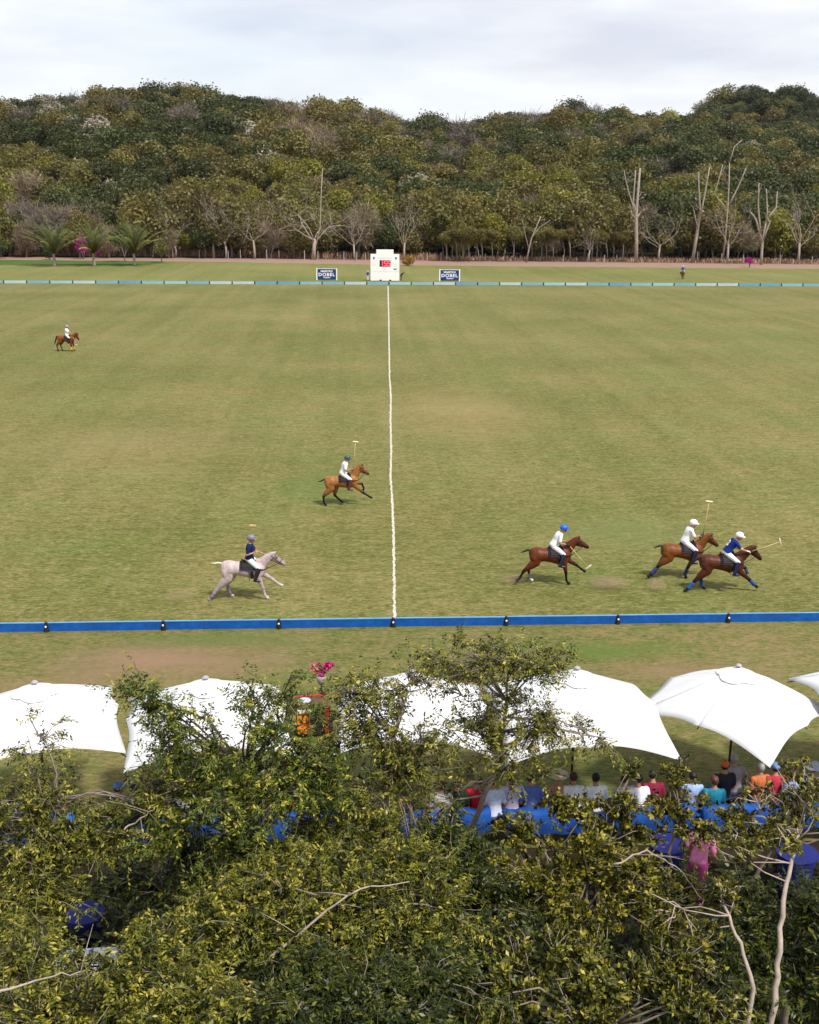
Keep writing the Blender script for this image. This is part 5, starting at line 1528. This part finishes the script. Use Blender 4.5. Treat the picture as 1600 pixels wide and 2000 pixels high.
# ---- small shrubs by the road
def shrub(name, label, px, py, wpx, hpx, stops, seed, n=900, leaf=.16, trunk_h=0.0, group=None, mname=None, cat='shrub'):
    rg = np.random.default_rng(seed); p = gp(px, py); k = np.linalg.norm(p - CPOS) / FPX
    W2, Hh = wpx * k / 2, hpx * k
    root = empty(name, (p[0], p[1], 0)); tag(root, label, cat, group)
    zt = trunk_h * Hh
    mb = MB()
    for q in range(4):
        a = q * 1.7 + rg.random(); mb.tube([(0, 0, -.05), (math.cos(a) * .1, math.sin(a) * .1, zt * .8 + .1), (math.cos(a) * W2 * .5, math.sin(a) * W2 * .5, zt + (Hh - zt) * .6)], [.07, .05, .02], 5)
    mb.build('stem', M_bark, root, True)
    lobes = 7; lc = rand_dirs(rg, lobes) * .45; lr = .38 + .2 * rg.random(lobes); w = rg.choice(lobes, n)
    d = rand_dirs(rg, n); c = (lc[w] + d * (lr[w] * (.5 + .55 * rg.random(n)))[:, None]) * np.array([W2, W2, (Hh - zt) / 2]) + np.array([0, 0, (Hh + zt) / 2])
    a_ = np.cross(d + rg.normal(0, .5, (n, 3)), rand_dirs(rg, n)); a_ /= np.linalg.norm(a_, axis=1)[:, None]; b_ = np.cross(a_, rand_dirs(rg, n)); b_ /= np.linalg.norm(b_, axis=1)[:, None]
    L = leaf * (.6 + .8 * rg.random((n, 1)))
    mk('foliage', fast_mesh('foliage', quads_from(c, a_ * L, b_ * L * .6), np.arange(n * 4).reshape(-1, 4), attr=('v', np.repeat(rg.random(n), 4))), leaf_mat(mname or 'shrub_%d' % seed, stops, .25), root)
    return root
GR = [(0, (.012, .022, .006)), (.5, (.03, .055, .012)), (1, (.06, .095, .02))]
shrub('bush', 'small dark round bush on a stem at the lawn edge', -2, 505, 44, 34, GR, 31, trunk_h=.25)
shrub('bush', 'dark low bush behind the palm with arching fronds', 97, 507, 34, 26, GR, 32)
shrub('bush', 'large dark round bush between the two palms', 244, 511, 60, 62, GR, 33, 1400, trunk_h=.2)
shrub('bush', 'yellow-green loose shrub beside the fence past the palms', 316, 512, 34, 42, [(0, (.05, .06, .008)), (.5, (.13, .14, .02)), (1, (.22, .2, .03))], 34, trunk_h=.25)
MG = [(0, (.20, .004, .10)), (.5, (.40, .010, .22)), (1, (.58, .03, .36))]
shrub('bougainvillea', 'tall magenta bougainvillea behind the middle palm', 163, 506, 34, 48, MG, 35, 1100, trunk_h=.1, cat='shrub')
shrub('bougainvillea', 'small magenta bougainvillea clump at the palm foot', 192, 504, 9, 15, MG, 36, 300, .13)
shrub('bougainvillea', 'magenta bougainvillea standing alone at the far roadside', 1464, 522, 25, 20, MG, 37, 600, .14, trunk_h=.25)
shrub('flowering_bush', 'yellow and orange flowering bush beside the scoreboard', 797, 519, 34, 21, [(0, (.10, .08, .01)), (.35, (.28, .22, .03)), (.6, (.40, .20, .04)), (1, (.62, .12, .06))], 38, 1200, .14)
# ================================================================== TREES IN FRONT OF THE CAMERA
LEAF = {  # wide ramps paint sunlit highlights and shaded gaps into the leaf colours
    'green': leaf_mat('leaves_green', [(0, (.005, .011, .002)), (.35, (.028, .050, .006)), (.65, (.105, .138, .014)), (.9, (.25, .255, .030)), (1, (.42, .34, .05))], .22, .42, spec=.3),
    'olive': leaf_mat('leaves_olive', [(0, (.006, .009, .002)), (.35, (.034, .043, .005)), (.65, (.125, .132, .012)), (.9, (.27, .25, .026)), (1, (.42, .33, .06))], .22, .45, spec=.3),
    'deep':  leaf_mat('leaves_shade_dark', [(0, (.003, .007, .002)), (.4, (.016, .026, .003)), (.8, (.055, .070, .008)), (1, (.14, .135, .016))], .14, .42, spec=.25),  # darkened so the shade of the hollows sits in the leaf colour
    'gold':  leaf_mat('leaves_gold_green', [(0, (.008, .011, .002)), (.35, (.046, .052, .005)), (.65, (.155, .150, .011)), (1, (.38, .31, .03))], .22, .45, spec=.3),
}
M_twig = mat('twig_bark', (.20, .16, .13), .9, .35, 9, bump=.4)
M_palebark = mat('pale_bark', (.36, .29, .24), .85, .3, 7, bump=.4)
M_twigdark = mat('twig_bark_dark', (.08, .06, .048), .9, .35, 9, bump=.4)
def nrm(a): return a / np.maximum(np.linalg.norm(a, axis=-1, keepdims=True), 1e-9)
def pinnate(rg, c, d, n, L, leaf, wid, droop=.5):
    """compound leaves: n leaflets in pairs along a drooping rachis; returns leaf quads and rachis strips"""
    N = len(c)
    side = nrm(np.cross(d, np.array([0, 0, 1.]) + rg.normal(0, .35, (N, 3))))
    t = (np.arange(n) // 2 + .6) / (n / 2)
    LL = L * (.7 + .6 * rg.random(N))
    pos = c[:, None] + d[:, None] * (t[None] * LL[:, None])[..., None] + np.array([0, 0, -1.]) * (droop * (t[None] ** 2) * LL[:, None] * .5)[..., None]
    s = np.where(np.arange(n) % 2 == 0, 1., -1.)
    ax = nrm(side[:, None] * s[None, :, None] + d[:, None] * .55 + np.array([0, 0, -.45]) + rg.normal(0, .28, (N, n, 3)))
    ln = leaf * (.7 + .6 * rg.random((N, n, 1)))
    bx = nrm(np.cross(ax, np.array([0, 0, 1.]) + rg.normal(0, .55, (N, n, 3)))) * ln * wid
    v = quads_from((pos + ax * ln * .5).reshape(-1, 3), (ax * ln * .5).reshape(-1, 3), bx.reshape(-1, 3))
    e = c + d * LL[:, None] + np.array([0, 0, -1.]) * (droop * LL * .5)[:, None]
    m = c + d * (LL * .5)[:, None] + np.array([0, 0, -1.]) * (droop * LL * .125)[:, None]
    w = side * .004
    rv = np.concatenate([np.stack([c - w, c + w, m + w, m - w], 1), np.stack([m - w, m + w, e + w * .4, e - w * .4], 1)]).reshape(-1, 3)
    return v, rv
def whorl(rg, c, d, n, leaf, wid):
    """simple leaves set round a shoot tip"""
    N = len(c)
    a = rg.random((N, n)) * 6.283
    u = nrm(np.cross(d, rg.normal(0, 1, (N, 3)))); w = np.cross(d, u)
    ax = nrm(u[:, None] * np.cos(a)[..., None] + w[:, None] * np.sin(a)[..., None] + d[:, None] * (.15 + .8 * rg.random((N, n, 1))) + np.array([0, 0, -.15]))
    ln = leaf * (.6 + .75 * rg.random((N, n, 1)))
    pos = c[:, None] - d[:, None] * (rg.random((N, n, 1)) * leaf * 1.6)
    bx = nrm(np.cross(ax, d[:, None] + rg.normal(0, .5, (N, n, 3)))) * ln * wid
    return quads_from((pos + ax * ln * .5).reshape(-1, 3), (ax * ln * .5).reshape(-1, 3), bx.reshape(-1, 3))
DENS = .70
def leafy_tree(label, base, blobs, kind='green', form='pinnate', seed=0, trunk=None, r0=.09, leaf=.07, per_tip=6, name='leafy_tree', bark=None, group=None, bare=0.0, nleaf=11, wid=.21, shoot=.27, blobk=1.0, dens=None, spread=1.0, limb=.32):
    """blobs: (centre, radii, tips). limbs run from the trunk into every blob, twigs from limbs to the tips"""
    rg = np.random.default_rng(seed)
    base = np.asarray(base, float)
    root = empty(name, tuple(base)); tag(root, label, 'tree' if 'tree' in name else 'shrub', group)
    tm, tw = MB(), MB()
    if trunk is None:
        c = np.mean([np.asarray(b[0]) for b in blobs], 0)
        trunk = [base, lerp(base, c, .45) + rg.normal(0, .10, 3), lerp(base, c, .8) + rg.normal(0, .12, 3)]
    trunk = [np.asarray(q, float) - base for q in trunk]
    fine = []
    for i in range(len(trunk) - 1):
        for q in range(4): fine.append(lerp(trunk[i], trunk[i + 1], q / 4) + (rg.normal(0, .018, 3) if (i or q) else 0))
    fine.append(trunk[-1])
    tm.tube(fine, np.linspace(r0, r0 * .5, len(fine)), 9)
    C, D = [], []
    for (bc, br_, nt) in blobs:
        bc = np.asarray(bc) - base; br_ = np.asarray(br_ if hasattr(br_, '__len__') else (br_, br_, br_ * .75)) * blobk
        limbs = []
        nl = max(3, int(nt / 22))
        for q in range(nl):
            e = bc + rand_dirs(rg, 1)[0] * br_ * (.35 + .4 * rg.random())
            dist = [np.linalg.norm(e - f) + .8 * max(0, f[2] - e[2]) + .15 * np.linalg.norm(f - fine[-1]) for f in fine[2:]]
            dist = [q_ + .35 * rg.random() for q_ in dist]
            s = fine[2 + int(np.argmin(dist))]
            m_ = lerp(s, e, .5) + rg.normal(0, .10, 3) + V(0, 0, .12 * np.linalg.norm(e - s))
            pts = [s, lerp(s, m_, .55) + rg.normal(0, .03, 3), m_, lerp(m_, e, .5) + rg.normal(0, .05, 3), e]
            ra = max(.010, r0 * limb * (.6 + .5 * rg.random()))
            tm.tube(pts, [ra, ra * .8, ra * .62, ra * .45, ra * .28], 6)
            limbs.append(pts)
        ks = max(3, int(nt / 9)); sd_ = rand_dirs(rg, ks); sd_[:, 2] = np.where(rg.random(ks) < .6, np.abs(sd_[:, 2]), sd_[:, 2])
        subc = bc + sd_ * (.35 + .65 * rg.random(ks) ** .5)[:, None] * br_
        nt = int(nt * (dens or DENS))
        tips = subc[rg.integers(ks, size=nt)] + rg.normal(0, 1, (nt, 3)) * np.array([.17, .17, .09]) * spread
        d = nrm(tips - bc)
        LP = np.array([lerp(l_[i], l_[i + 1], q) for l_ in limbs for i in range(1, 4) for q in (0, .5)])
        for t_, dd in zip(tips, d):
            dist = np.linalg.norm(LP - t_, axis=1) + .25 * rg.random(len(LP))
            s = LP[int(np.argmin(dist))]
            m_ = lerp(s, t_, .55) + rg.normal(0, .05, 3) + V(0, 0, .05)
            tw.tube([s, m_, t_], [.0095, .0075, .004], 4)
            if rg.random() < bare: continue
            k = per_tip
            f = np.sort(rg.random(k))
            pos = np.where(f[:, None] < .45, lerp(s, m_, 0) + (m_ - s) * (f[:, None] / .45), m_ + (t_ - m_) * ((f[:, None] - .45) / .55))
            pos[-1] = t_
            ax = nrm(t_ - s)
            dr = nrm(ax * .45 + dd * .35 + rg.normal(0, .62, (k, 3)) + np.array([0, 0, .12]))
            C.append(pos); D.append(dr)
    trunk_o = tm.build('trunk', bark or M_twig, root, True)
    tw.build('twigs', bark or M_twig, root, True)['kind'] = 'stuff'
    C, D = np.concatenate(C), np.concatenate(D)
    if form == 'pinnate':
        v, rv = pinnate(rg, C, D, nleaf, shoot, leaf, wid)
        nlv = len(C) * nleaf
    else:
        v = whorl(rg, C, D, nleaf, leaf, wid); rv = np.zeros((0, 3)); nlv = len(C) * nleaf
    val = np.repeat(rg.random(len(C)), nleaf) * .55 + rg.random(nlv) * .45
    val = np.clip(.5 + (val - .5) * 1.45, 0, 1)  # stretched contrast paints light and dark sprays
    allv = np.concatenate([v, rv]); vals = np.concatenate([np.repeat(val, 4), np.full(len(rv), .75)])
    o = mk('crown', fast_mesh('crown', allv, np.arange(len(allv)).reshape(-1, 4), attr=('v', vals)), LEAF[kind], root)
    o['kind'] = 'stuff'
    return root
def A(px, py, Y): return atY(px, py, Y)
def B(px, Y, z=-.05):
    p = atY(px, 1600, Y); return V(p[0], p[1], z)
# tree in front of the two umbrellas (dense, green)
leafy_tree('green leafy tree reaching across the umbrellas beside the orange drinks cart', B(470, 15.2),
           [(A(300, 1395, 15.4), (.42, .5, .50), 42), (A(365, 1460, 15.2), (.58, .7, .50), 72), (A(255, 1345, 15.6), (.22, .3, .28), 16), (A(440, 1545, 15.0), (.95, .9, .75), 170), (A(545, 1440, 15.3), (.42, .6, .55), 50),
            (A(555, 1345, 15.4), (.16, .25, .24), 14), (A(628, 1400, 15.4), (.16, .3, .16), 10), (A(500, 1375, 15.4), (.26, .35, .30), 22), (A(620, 1500, 15.1), (.55, .7, .42), 80), (A(560, 1580, 14.8), (.85, .8, .7), 130), (A(400, 1640, 14.6), (.8, .7, .6), 80), (A(280, 1605, 15.0), (.5, .5, .30), 56), (A(620, 1610, 15.0), (.5, .5, .35), 50)],
           'green', 'pinnate', 1, [B(440, 15.2), A(455, 1690, 15.0), A(470, 1600, 15.1), A(480, 1500, 15.2)], .075, per_tip=5, bark=M_twigdark, dens=.76, spread=1.15, limb=.34)
# sparse tree before the half-hidden umbrella
leafy_tree('sparse twiggy tree in front of the half-hidden umbrella', B(800, 15.6),
           [(A(700, 1350, 15.8), (.50, .5, .26), 50), (A(760, 1420, 15.6), (.70, .7, .55), 60), (A(690, 1460, 15.5), (.55, .6, .5), 56), (A(840, 1470, 15.6), (.6, .6, .5), 60), (A(672, 1400, 15.6), (.24, .4, .3), 22), (A(780, 1320, 15.8), (.5, .5, .18), 34),
            (A(760, 1555, 15.2), (.95, .8, .6), 130), (A(690, 1640, 14.8), (.8, .7, .6), 90)],
           'olive', 'pinnate', 2, [B(800, 15.6), A(810, 1700, 15.3), A(800, 1560, 15.5), A(770, 1440, 15.6)], .055, per_tip=4, bare=.12, dens=.76, spread=1.3, limb=.36)
leafy_tree('tall thin-leaved tree whose flat crown rises above the umbrella gap', B(890, 16.0),
           [(A(960, 1290, 16.2), (.75, .7, .26), 85), (A(1070, 1290, 16.2), (.45, .5, .22), 48), (A(900, 1330, 16.2), (.4, .5, .3), 38), (A(860, 1275, 16.2), (.28, .4, .16), 18), (A(1010, 1365, 16.2), (.4, .5, .3), 18), (A(1060, 1440, 15.8), (.75, .7, .34), 80),
            (A(1170, 1440, 15.8), (.42, .5, .18), 22), (A(940, 1440, 15.9), (.5, .6, .5), 60), (A(1000, 1510, 15.6), (.95, .8, .36), 40), (A(880, 1560, 15.6), (.5, .6, .4), 36)],
           'olive', 'pinnate', 3, [B(885, 16.0), A(890, 1690, 15.8), A(935, 1580, 15.9), A(978, 1490, 16.0), A(990, 1370, 16.1)], .062, per_tip=4, bare=.12, leaf=.068, dens=.76, spread=1.2, limb=.34)
# spindly tree by the left edge
t4 = leafy_tree('spindly tree with loose olive sprays beside the long serving table', B(70, 14.8),
           [(A(60, 1450, 15.3), (.38, .5, .25), 18), (A(110, 1560, 15.2), (.6, .7, .30), 40), (A(30, 1600, 15.0), (.6, .7, .36), 46), (A(190, 1590, 15.0), (.5, .6, .36), 44), (A(60, 1690, 14.6), (.85, .8, .6), 130), (A(190, 1665, 14.6), (.5, .6, .4), 70), (A(90, 1750, 14.2), (.5, .6, .4), 60), (A(30, 1790, 13.6), (.6, .6, .5), 70), (A(-30, 1640, 14.6), (.6, .7, .7), 60), (A(300, 1560, 15.0), (.5, .5, .4), 50)],
           'olive', 'pinnate', 4, [B(95, 14.8), A(85, 1860, 14.6), A(45, 1750, 14.7), A(60, 1640, 14.9), A(100, 1560, 15.1)], .06, per_tip=5, dens=.8, spread=1.2, limb=.36)
# lower masses
t5 = leafy_tree('broad olive tree with a long bare pale branch lying across it', B(640, 12.6),
           [(A(560, 1720, 13.4), (.95, .8, .55), 150), (A(720, 1760, 13.2), (.95, .8, .6), 150), (A(640, 1840, 12.6), (.9, .8, .55), 130), (A(490, 1800, 12.9), (.8, .8, .6), 130), (A(830, 1700, 13.6), (.8, .8, .55), 110), (A(780, 1850, 12.6), (.7, .7, .5), 90), (A(880, 1800, 13.0), (.6, .7, .55), 80)],
           'olive', 'pinnate', 5, [B(640, 12.6), A(640, 1930, 12.5), A(660, 1820, 12.8), A(690, 1740, 13.2)], .08, per_tip=7, blobk=.84, dens=.62)
t6 = leafy_tree('low drooping olive tree over the bottom corner by the serving table', B(240, 11.6),
           [(A(330, 1870, 12.2), (.85, .7, .5), 120), (A(180, 1930, 11.8), (.9, .7, .5), 120), (A(40, 1880, 12.0), (.7, .7, .55), 100), (A(430, 1950, 11.4), (.8, .7, .5), 100), (A(300, 1990, 11.2), (.8, .7, .5), 90), (A(60, 1985, 11.2), (.8, .7, .45), 80), (A(420, 1785, 12.9), (.5, .6, .35), 60)],
           'olive', 'pinnate', 6, None, .08, per_tip=7, blobk=.84, dens=.62)
t7 = leafy_tree('golden-green broad-leaved tree in front of the tall draped table', B(1170, 14.4),
           [(A(1130, 1660, 15.0), (.85, .8, .50), 130), (A(1010, 1720, 14.6), (.65, .7, .55), 100), (A(1240, 1720, 14.6), (.75, .8, .55), 120), (A(1120, 1780, 14.0), (.9, .8, .6), 140), (A(1010, 1620, 15.2), (.4, .5, .3), 36), (A(1290, 1800, 13.9), (.6, .6, .5), 70)],
           'gold', 'whorl', 7, None, .08, blobk=.88, dens=.64, leaf=.08, per_tip=6, nleaf=10, wid=.24)
leafy_tree('golden-green leafy shrub in front of the person in the pale checked shirt', B(1190, 17.0),
           [(A(1215, 1562, 17.3), (.55, .5, .34), 66), (A(1240, 1502, 17.5), (.14, .2, .12), 12), (A(1240, 1625, 16.9), (.5, .5, .28), 46), (A(1160, 1592, 17.0), (.4, .5, .32), 40), (A(1090, 1580, 16.9), (.5, .5, .32), 56)],
           'gold', 'whorl', 8, None, .05, leaf=.078, per_tip=5, nleaf=9, wid=.27)
leafy_tree('golden-green leafy tree growing in front of the man in the teal shirt', B(1325, 16.8),
           [(A(1310, 1580, 17.2), (.5, .5, .32), 66), (A(1325, 1508, 17.5), (.2, .25, .22), 28), (A(1360, 1625, 16.9), (.35, .4, .22), 30)],
           'gold', 'whorl', 28, None, .05, leaf=.078, per_tip=5, nleaf=9, wid=.27)
leafy_tree('low golden-green shrub in front of the person in pink', B(1390, 15.2),
           [(A(1385, 1735, 15.4), (.5, .5, .26), 46), (A(1310, 1745, 15.2), (.35, .4, .26), 34)], 'gold', 'whorl', 38, None, .04, leaf=.078, per_tip=5, nleaf=9, wid=.27)
leafy_tree('golden-green leafy shrub in front of the person in the blue cap', B(1480, 16.7),
           [(A(1440, 1610, 17.0), (.45, .5, .30), 56), (A(1500, 1640, 16.7), (.4, .4, .25), 36), (A(1560, 1565, 17.1), (.35, .4, .28), 32)],
           'gold', 'whorl', 48, None, .05, leaf=.078, per_tip=5, nleaf=9, wid=.27)
leafy_tree('pale-trunked tree with loose yellowish shoots and bare forks', B(1518, 12.4),
           [(A(1490, 1590, 13.9), (.55, .6, .30), 40), (A(1580, 1560, 13.9), (.5, .6, .34), 42), (A(1550, 1640, 13.7), (.35, .5, .25), 16), (A(1430, 1660, 13.6), (.45, .5, .28), 26), (A(1640, 1620, 13.6), (.5, .5, .4), 30), (A(1590, 1500, 14.2), (.32, .4, .14), 14)],
           'gold', 'whorl', 9, [B(1514, 12.4), A(1515, 1960, 12.6), A(1522, 1860, 12.9), A(1530, 1760, 13.2), A(1545, 1690, 13.5), A(1560, 1630, 13.8)], .05, leaf=.08, per_tip=4, nleaf=8, wid=.26, bare=.3, bark=M_palebark)
leafy_tree('leaning thin grey sapling beside the pale trunk', B(1490, 12.2),
           [(A(1400, 1740, 13.3), (.35, .4, .3), 22), (A(1340, 1800, 13.0), (.4, .4, .3), 26)], 'gold', 'whorl', 19, [B(1492, 12.2), A(1470, 1930, 12.5), A(1445, 1840, 12.8), A(1415, 1770, 13.1)], .04, leaf=.08, per_tip=4, nleaf=8, wid=.26, bare=.35, bark=M_palebark)
leafy_tree('dark leafy tree filling the bottom behind the leaning sapling', B(1250, 11.8),
           [(A(1200, 1890, 12.4), (.9, .8, .6), 130), (A(1050, 1880, 12.4), (.8, .8, .6), 120), (A(1330, 1910, 12.2), (.75, .7, .55), 90), (A(1130, 1970, 11.6), (.9, .7, .5), 100), (A(960, 1950, 11.8), (.8, .7, .55), 100), (A(1380, 1990, 11.4), (.6, .6, .4), 60)],
           'olive', 'whorl', 10, None, .08, blobk=.84, dens=.62, leaf=.076, per_tip=6, nleaf=10, wid=.26)
leafy_tree('dark glossy tree at the bottom corner beyond the pale trunk', B(1600, 14.0),
           [(A(1590, 1760, 14.2), (.4, .6, .5), 70), (A(1600, 1860, 13.6), (.45, .6, .6), 80), (A(1610, 1960, 13.0), (.4, .6, .5), 70), (A(1440, 1870, 13.9), (.55, .6, .5), 90), (A(1440, 1960, 13.0), (.45, .5, .4), 70), (A(1460, 1770, 14.6), (.5, .5, .4), 60)],
           'deep', 'pinnate', 11, None, .08, leaf=.095, per_tip=6, wid=.17)
leafy_tree('dark shaded tree behind the broad olive tree', B(860, 14.6),
           [(A(870, 1620, 15.4), (.55, .6, .4), 70), (A(900, 1700, 14.8), (.55, .7, .55), 90), (A(960, 1800, 13.9), (.6, .7, .6), 90), (A(330, 1720, 14.4), (.5, .6, .45), 0 + 60)][:3],
           'deep', 'pinnate', 12, None, .08, per_tip=6, leaf=.075)
leafy_tree('dark low tree in the shade behind the long serving table', B(320, 15.4),
           [(A(340, 1700, 15.0), (.8, .7, .45), 110), (A(250, 1740, 14.8), (.5, .6, .4), 60), (A(480, 1690, 14.8), (.6, .6, .45), 80), (A(600, 1660, 15.2), (.6, .6, .45), 70)],
           'deep', 'pinnate', 13, None, .07, per_tip=6, leaf=.072)
leafy_tree('dark green shrubby tree at the bottom edge below the broad olive tree', B(760, 10.8),
           [(A(700, 1950, 11.4), (.8, .7, .5), 110), (A(850, 1940, 11.6), (.8, .7, .55), 110), (A(560, 1920, 11.8), (.75, .7, .5), 100), (A(600, 1995, 11.0), (.7, .6, .4), 80), (A(790, 2000, 10.9), (.7, .6, .4), 80)],
           'deep', 'pinnate', 14, None, .08, blobk=.9, dens=.64, per_tip=6, leaf=.078)
# long bare branches
def bough(tree, pts, r0, seed, ns=5):
    """a long bare branch of one of the trees above"""
    rg = np.random.default_rng(seed); b0 = np.array(tree.location)
    q = [np.asarray(p_) - b0 for p_ in pts]
    fine = []
    for i in range(len(q) - 1):
        for t in range(5): fine.append(lerp(q[i], q[i + 1], t / 5) + rg.normal(0, .012, 3))
    fine.append(q[-1])
    mb = MB(); mb.tube(fine, np.linspace(r0 * 1.3, r0 * .35, len(fine)), 7); st = mb.build('bare_branch', M_palebark, tree, True)
    for i in range(ns):
        s = fine[rg.integers(3, len(fine))]; d = nrm(rg.normal(0, 1, 3) * V(1, .6, 1)); L = .3 + .5 * rg.random()
        mb = MB(); mb.tube([s, s + d * L * .5 + V(0, 0, -.03), s + d * L + V(0, 0, -.1)], [r0 * .4, r0 * .3, r0 * .12], 5)
        mb.build('side_twig', M_palebark, st, True)
bough(t5, [A(515, 1885, 12.2), A(600, 1810, 12.3), A(700, 1735, 12.4), A(800, 1722, 12.6)], .017, 1)
bough(t6, [A(-10, 1945, 11.0), A(70, 1915, 11.1), A(158, 1897, 11.2)], .014, 2, 2)
bough(t4, [A(240, 1620, 14.2), A(275, 1598, 14.2), A(300, 1582, 14.2)], .011, 3, 3)
bough(t7, [A(1200, 1690, 13.9), A(1260, 1660, 14.0), A(1320, 1690, 14.1), A(1375, 1760, 14.2)], .012, 4, 6)
# undergrowth on the slope below: one mass of low leaves
rg = np.random.default_rng(9)
N = 42000
Yq = 8.5 + rg.random(N) * 10.4; pxq = rg.random(N) * 1900 - 150
base = np.array([atY(a_, 1700, y_) for a_, y_ in zip(pxq, Yq)]); base[:, 2] = rg.random(N) ** 1.6 * (.75 + .5 * np.sin(base[:, 0] * 1.3) * np.cos(base[:, 1] * 1.1))
base[:, 2] = np.abs(base[:, 2])
keep = ~((Yq > 17.0) & (rg.random(N) < .5))
base = base[keep]; N = len(base)
a_ = rand_dirs(rg, N); a_[:, 2] *= .5; a_ = nrm(a_); b_ = nrm(np.cross(a_, rand_dirs(rg, N) + np.array([0, 0, 1.2]))); L = .055 + .07 * rg.random((N, 1))
ug = mk('undergrowth', fast_mesh('undergrowth', quads_from(base + np.array([0, 0, .06]), a_ * L, b_ * L * .45), np.arange(N * 4).reshape(-1, 4), attr=('v', np.repeat(rg.random(N), 4))), LEAF['deep'])
tag(ug, 'dark leafy undergrowth on the ground beneath the trees', 'undergrowth', kind='stuff')

# ---- dust kicked up by the ponies
def dust(px, py, r, dens, label, seed):
    p = gp(px, py)
    mb = MB(); mb.ball((0, 0, 0), (1, 1, 1), 16, 8)
    m, n, l, b = nodes_of('dust_%d' % seed)
    n.remove(b)
    pv = n.new('ShaderNodeVolumePrincipled'); pv.inputs['Color'].default_value = (.74, .52, .34, 1)
    t = n.new('ShaderNodeTexCoord'); k = noise_node(n, l, 2.2, 4, .6, t.outputs['Object'])
    ln = n.new('ShaderNodeVectorMath'); ln.operation = 'LENGTH'; l.new(t.outputs['Object'], ln.inputs[0])
    mr = n.new('ShaderNodeMapRange'); mr.inputs['From Min'].default_value = 0.15; mr.inputs['From Max'].default_value = .98; mr.inputs['To Min'].default_value = 1; mr.inputs['To Max'].default_value = 0
    l.new(ln.outputs['Value'], mr.inputs['Value'])
    r_ = ramp(n, l, k.outputs['Fac'], [(.36, (0, 0, 0)), (.66, (1, 1, 1))])
    q = n.new('ShaderNodeMath'); q.operation = 'MULTIPLY'; l.new(mr.outputs[0], q.inputs[0]); l.new(r_.outputs[0], q.inputs[1])
    q2 = n.new('ShaderNodeMath'); q2.operation = 'MULTIPLY'; q2.inputs[1].default_value = dens; l.new(q.outputs[0], q2.inputs[0])
    l.new(q2.outputs[0], pv.inputs['Density']); l.new(pv.outputs[0], n['Material Output'].inputs['Volume'])
    o = mb.build('dust_cloud', m, None, False, (p[0], p[1], r[2] * .8)); o.scale = r
    tag(o, label, 'dust', kind='stuff')
dust(1188, 1152, (.95, .5, .34), 3.6, 'brown dust hanging behind the pair of bay ponies', 1)
dust(1283, 1155, (.42, .4, .28), 4.5, 'small puff of brown dust at the heels of the dark bay', 2)
dust(1000, 1140, (.6, .4, .22), 2.6, 'thin dust behind the reddish bay pony', 3)
dust(352, 1172, (.8, .5, .22), 1.8, 'thin dust behind the pale grey pony', 4)
# ---- torn turf: clods lying on the field
N = 260
mbs = MB(); ic = np.array([(1, 0, 0), (-1, 0, 0), (0, 1, 0), (0, -1, 0), (0, 0, .55), (0, 0, -.2)])
fi = [(0, 2, 4), (2, 1, 4), (1, 3, 4), (3, 0, 4), (2, 0, 5), (1, 2, 5), (3, 1, 5), (0, 3, 5)]
for i in range(N):
    px, py = rg.random() * 1700 - 50, 600 + 600 * rg.random() ** .7
    p = gp(px, py); s = .03 + .05 * rg.random()
    mbs.add(ic * s * V(1 + rg.random(), 1, .6) * (1 + rg.normal(0, .2, (6, 3))) + p + V(0, 0, s * .1), fi)
tag(mbs.build('turf_clods', mat('clod_soil', (.10, .075, .04), .95, .4, 9)), 'small torn clods of turf scattered over the field', 'turf', kind='stuff')
# ---- thin warm-season haze over the hills
mb = MB(); mb.box((30, 380, 60), (1100, 1000, 200 - 24))
m, n, l, b = nodes_of('haze_air')
n.remove(b)
pv = n.new('ShaderNodeVolumePrincipled'); pv.inputs['Color'].default_value = (.93, .94, .97, 1); pv.inputs['Density'].default_value = .00003; pv.inputs['Anisotropy'].default_value = .2
l.new(pv.outputs[0], n['Material Output'].inputs['Volume'])
o = mb.build('haze', m); tag(o, 'thin pale haze in the air over field and hills', 'haze', kind='stuff')
bpy.data.scenes.remove(TMP)
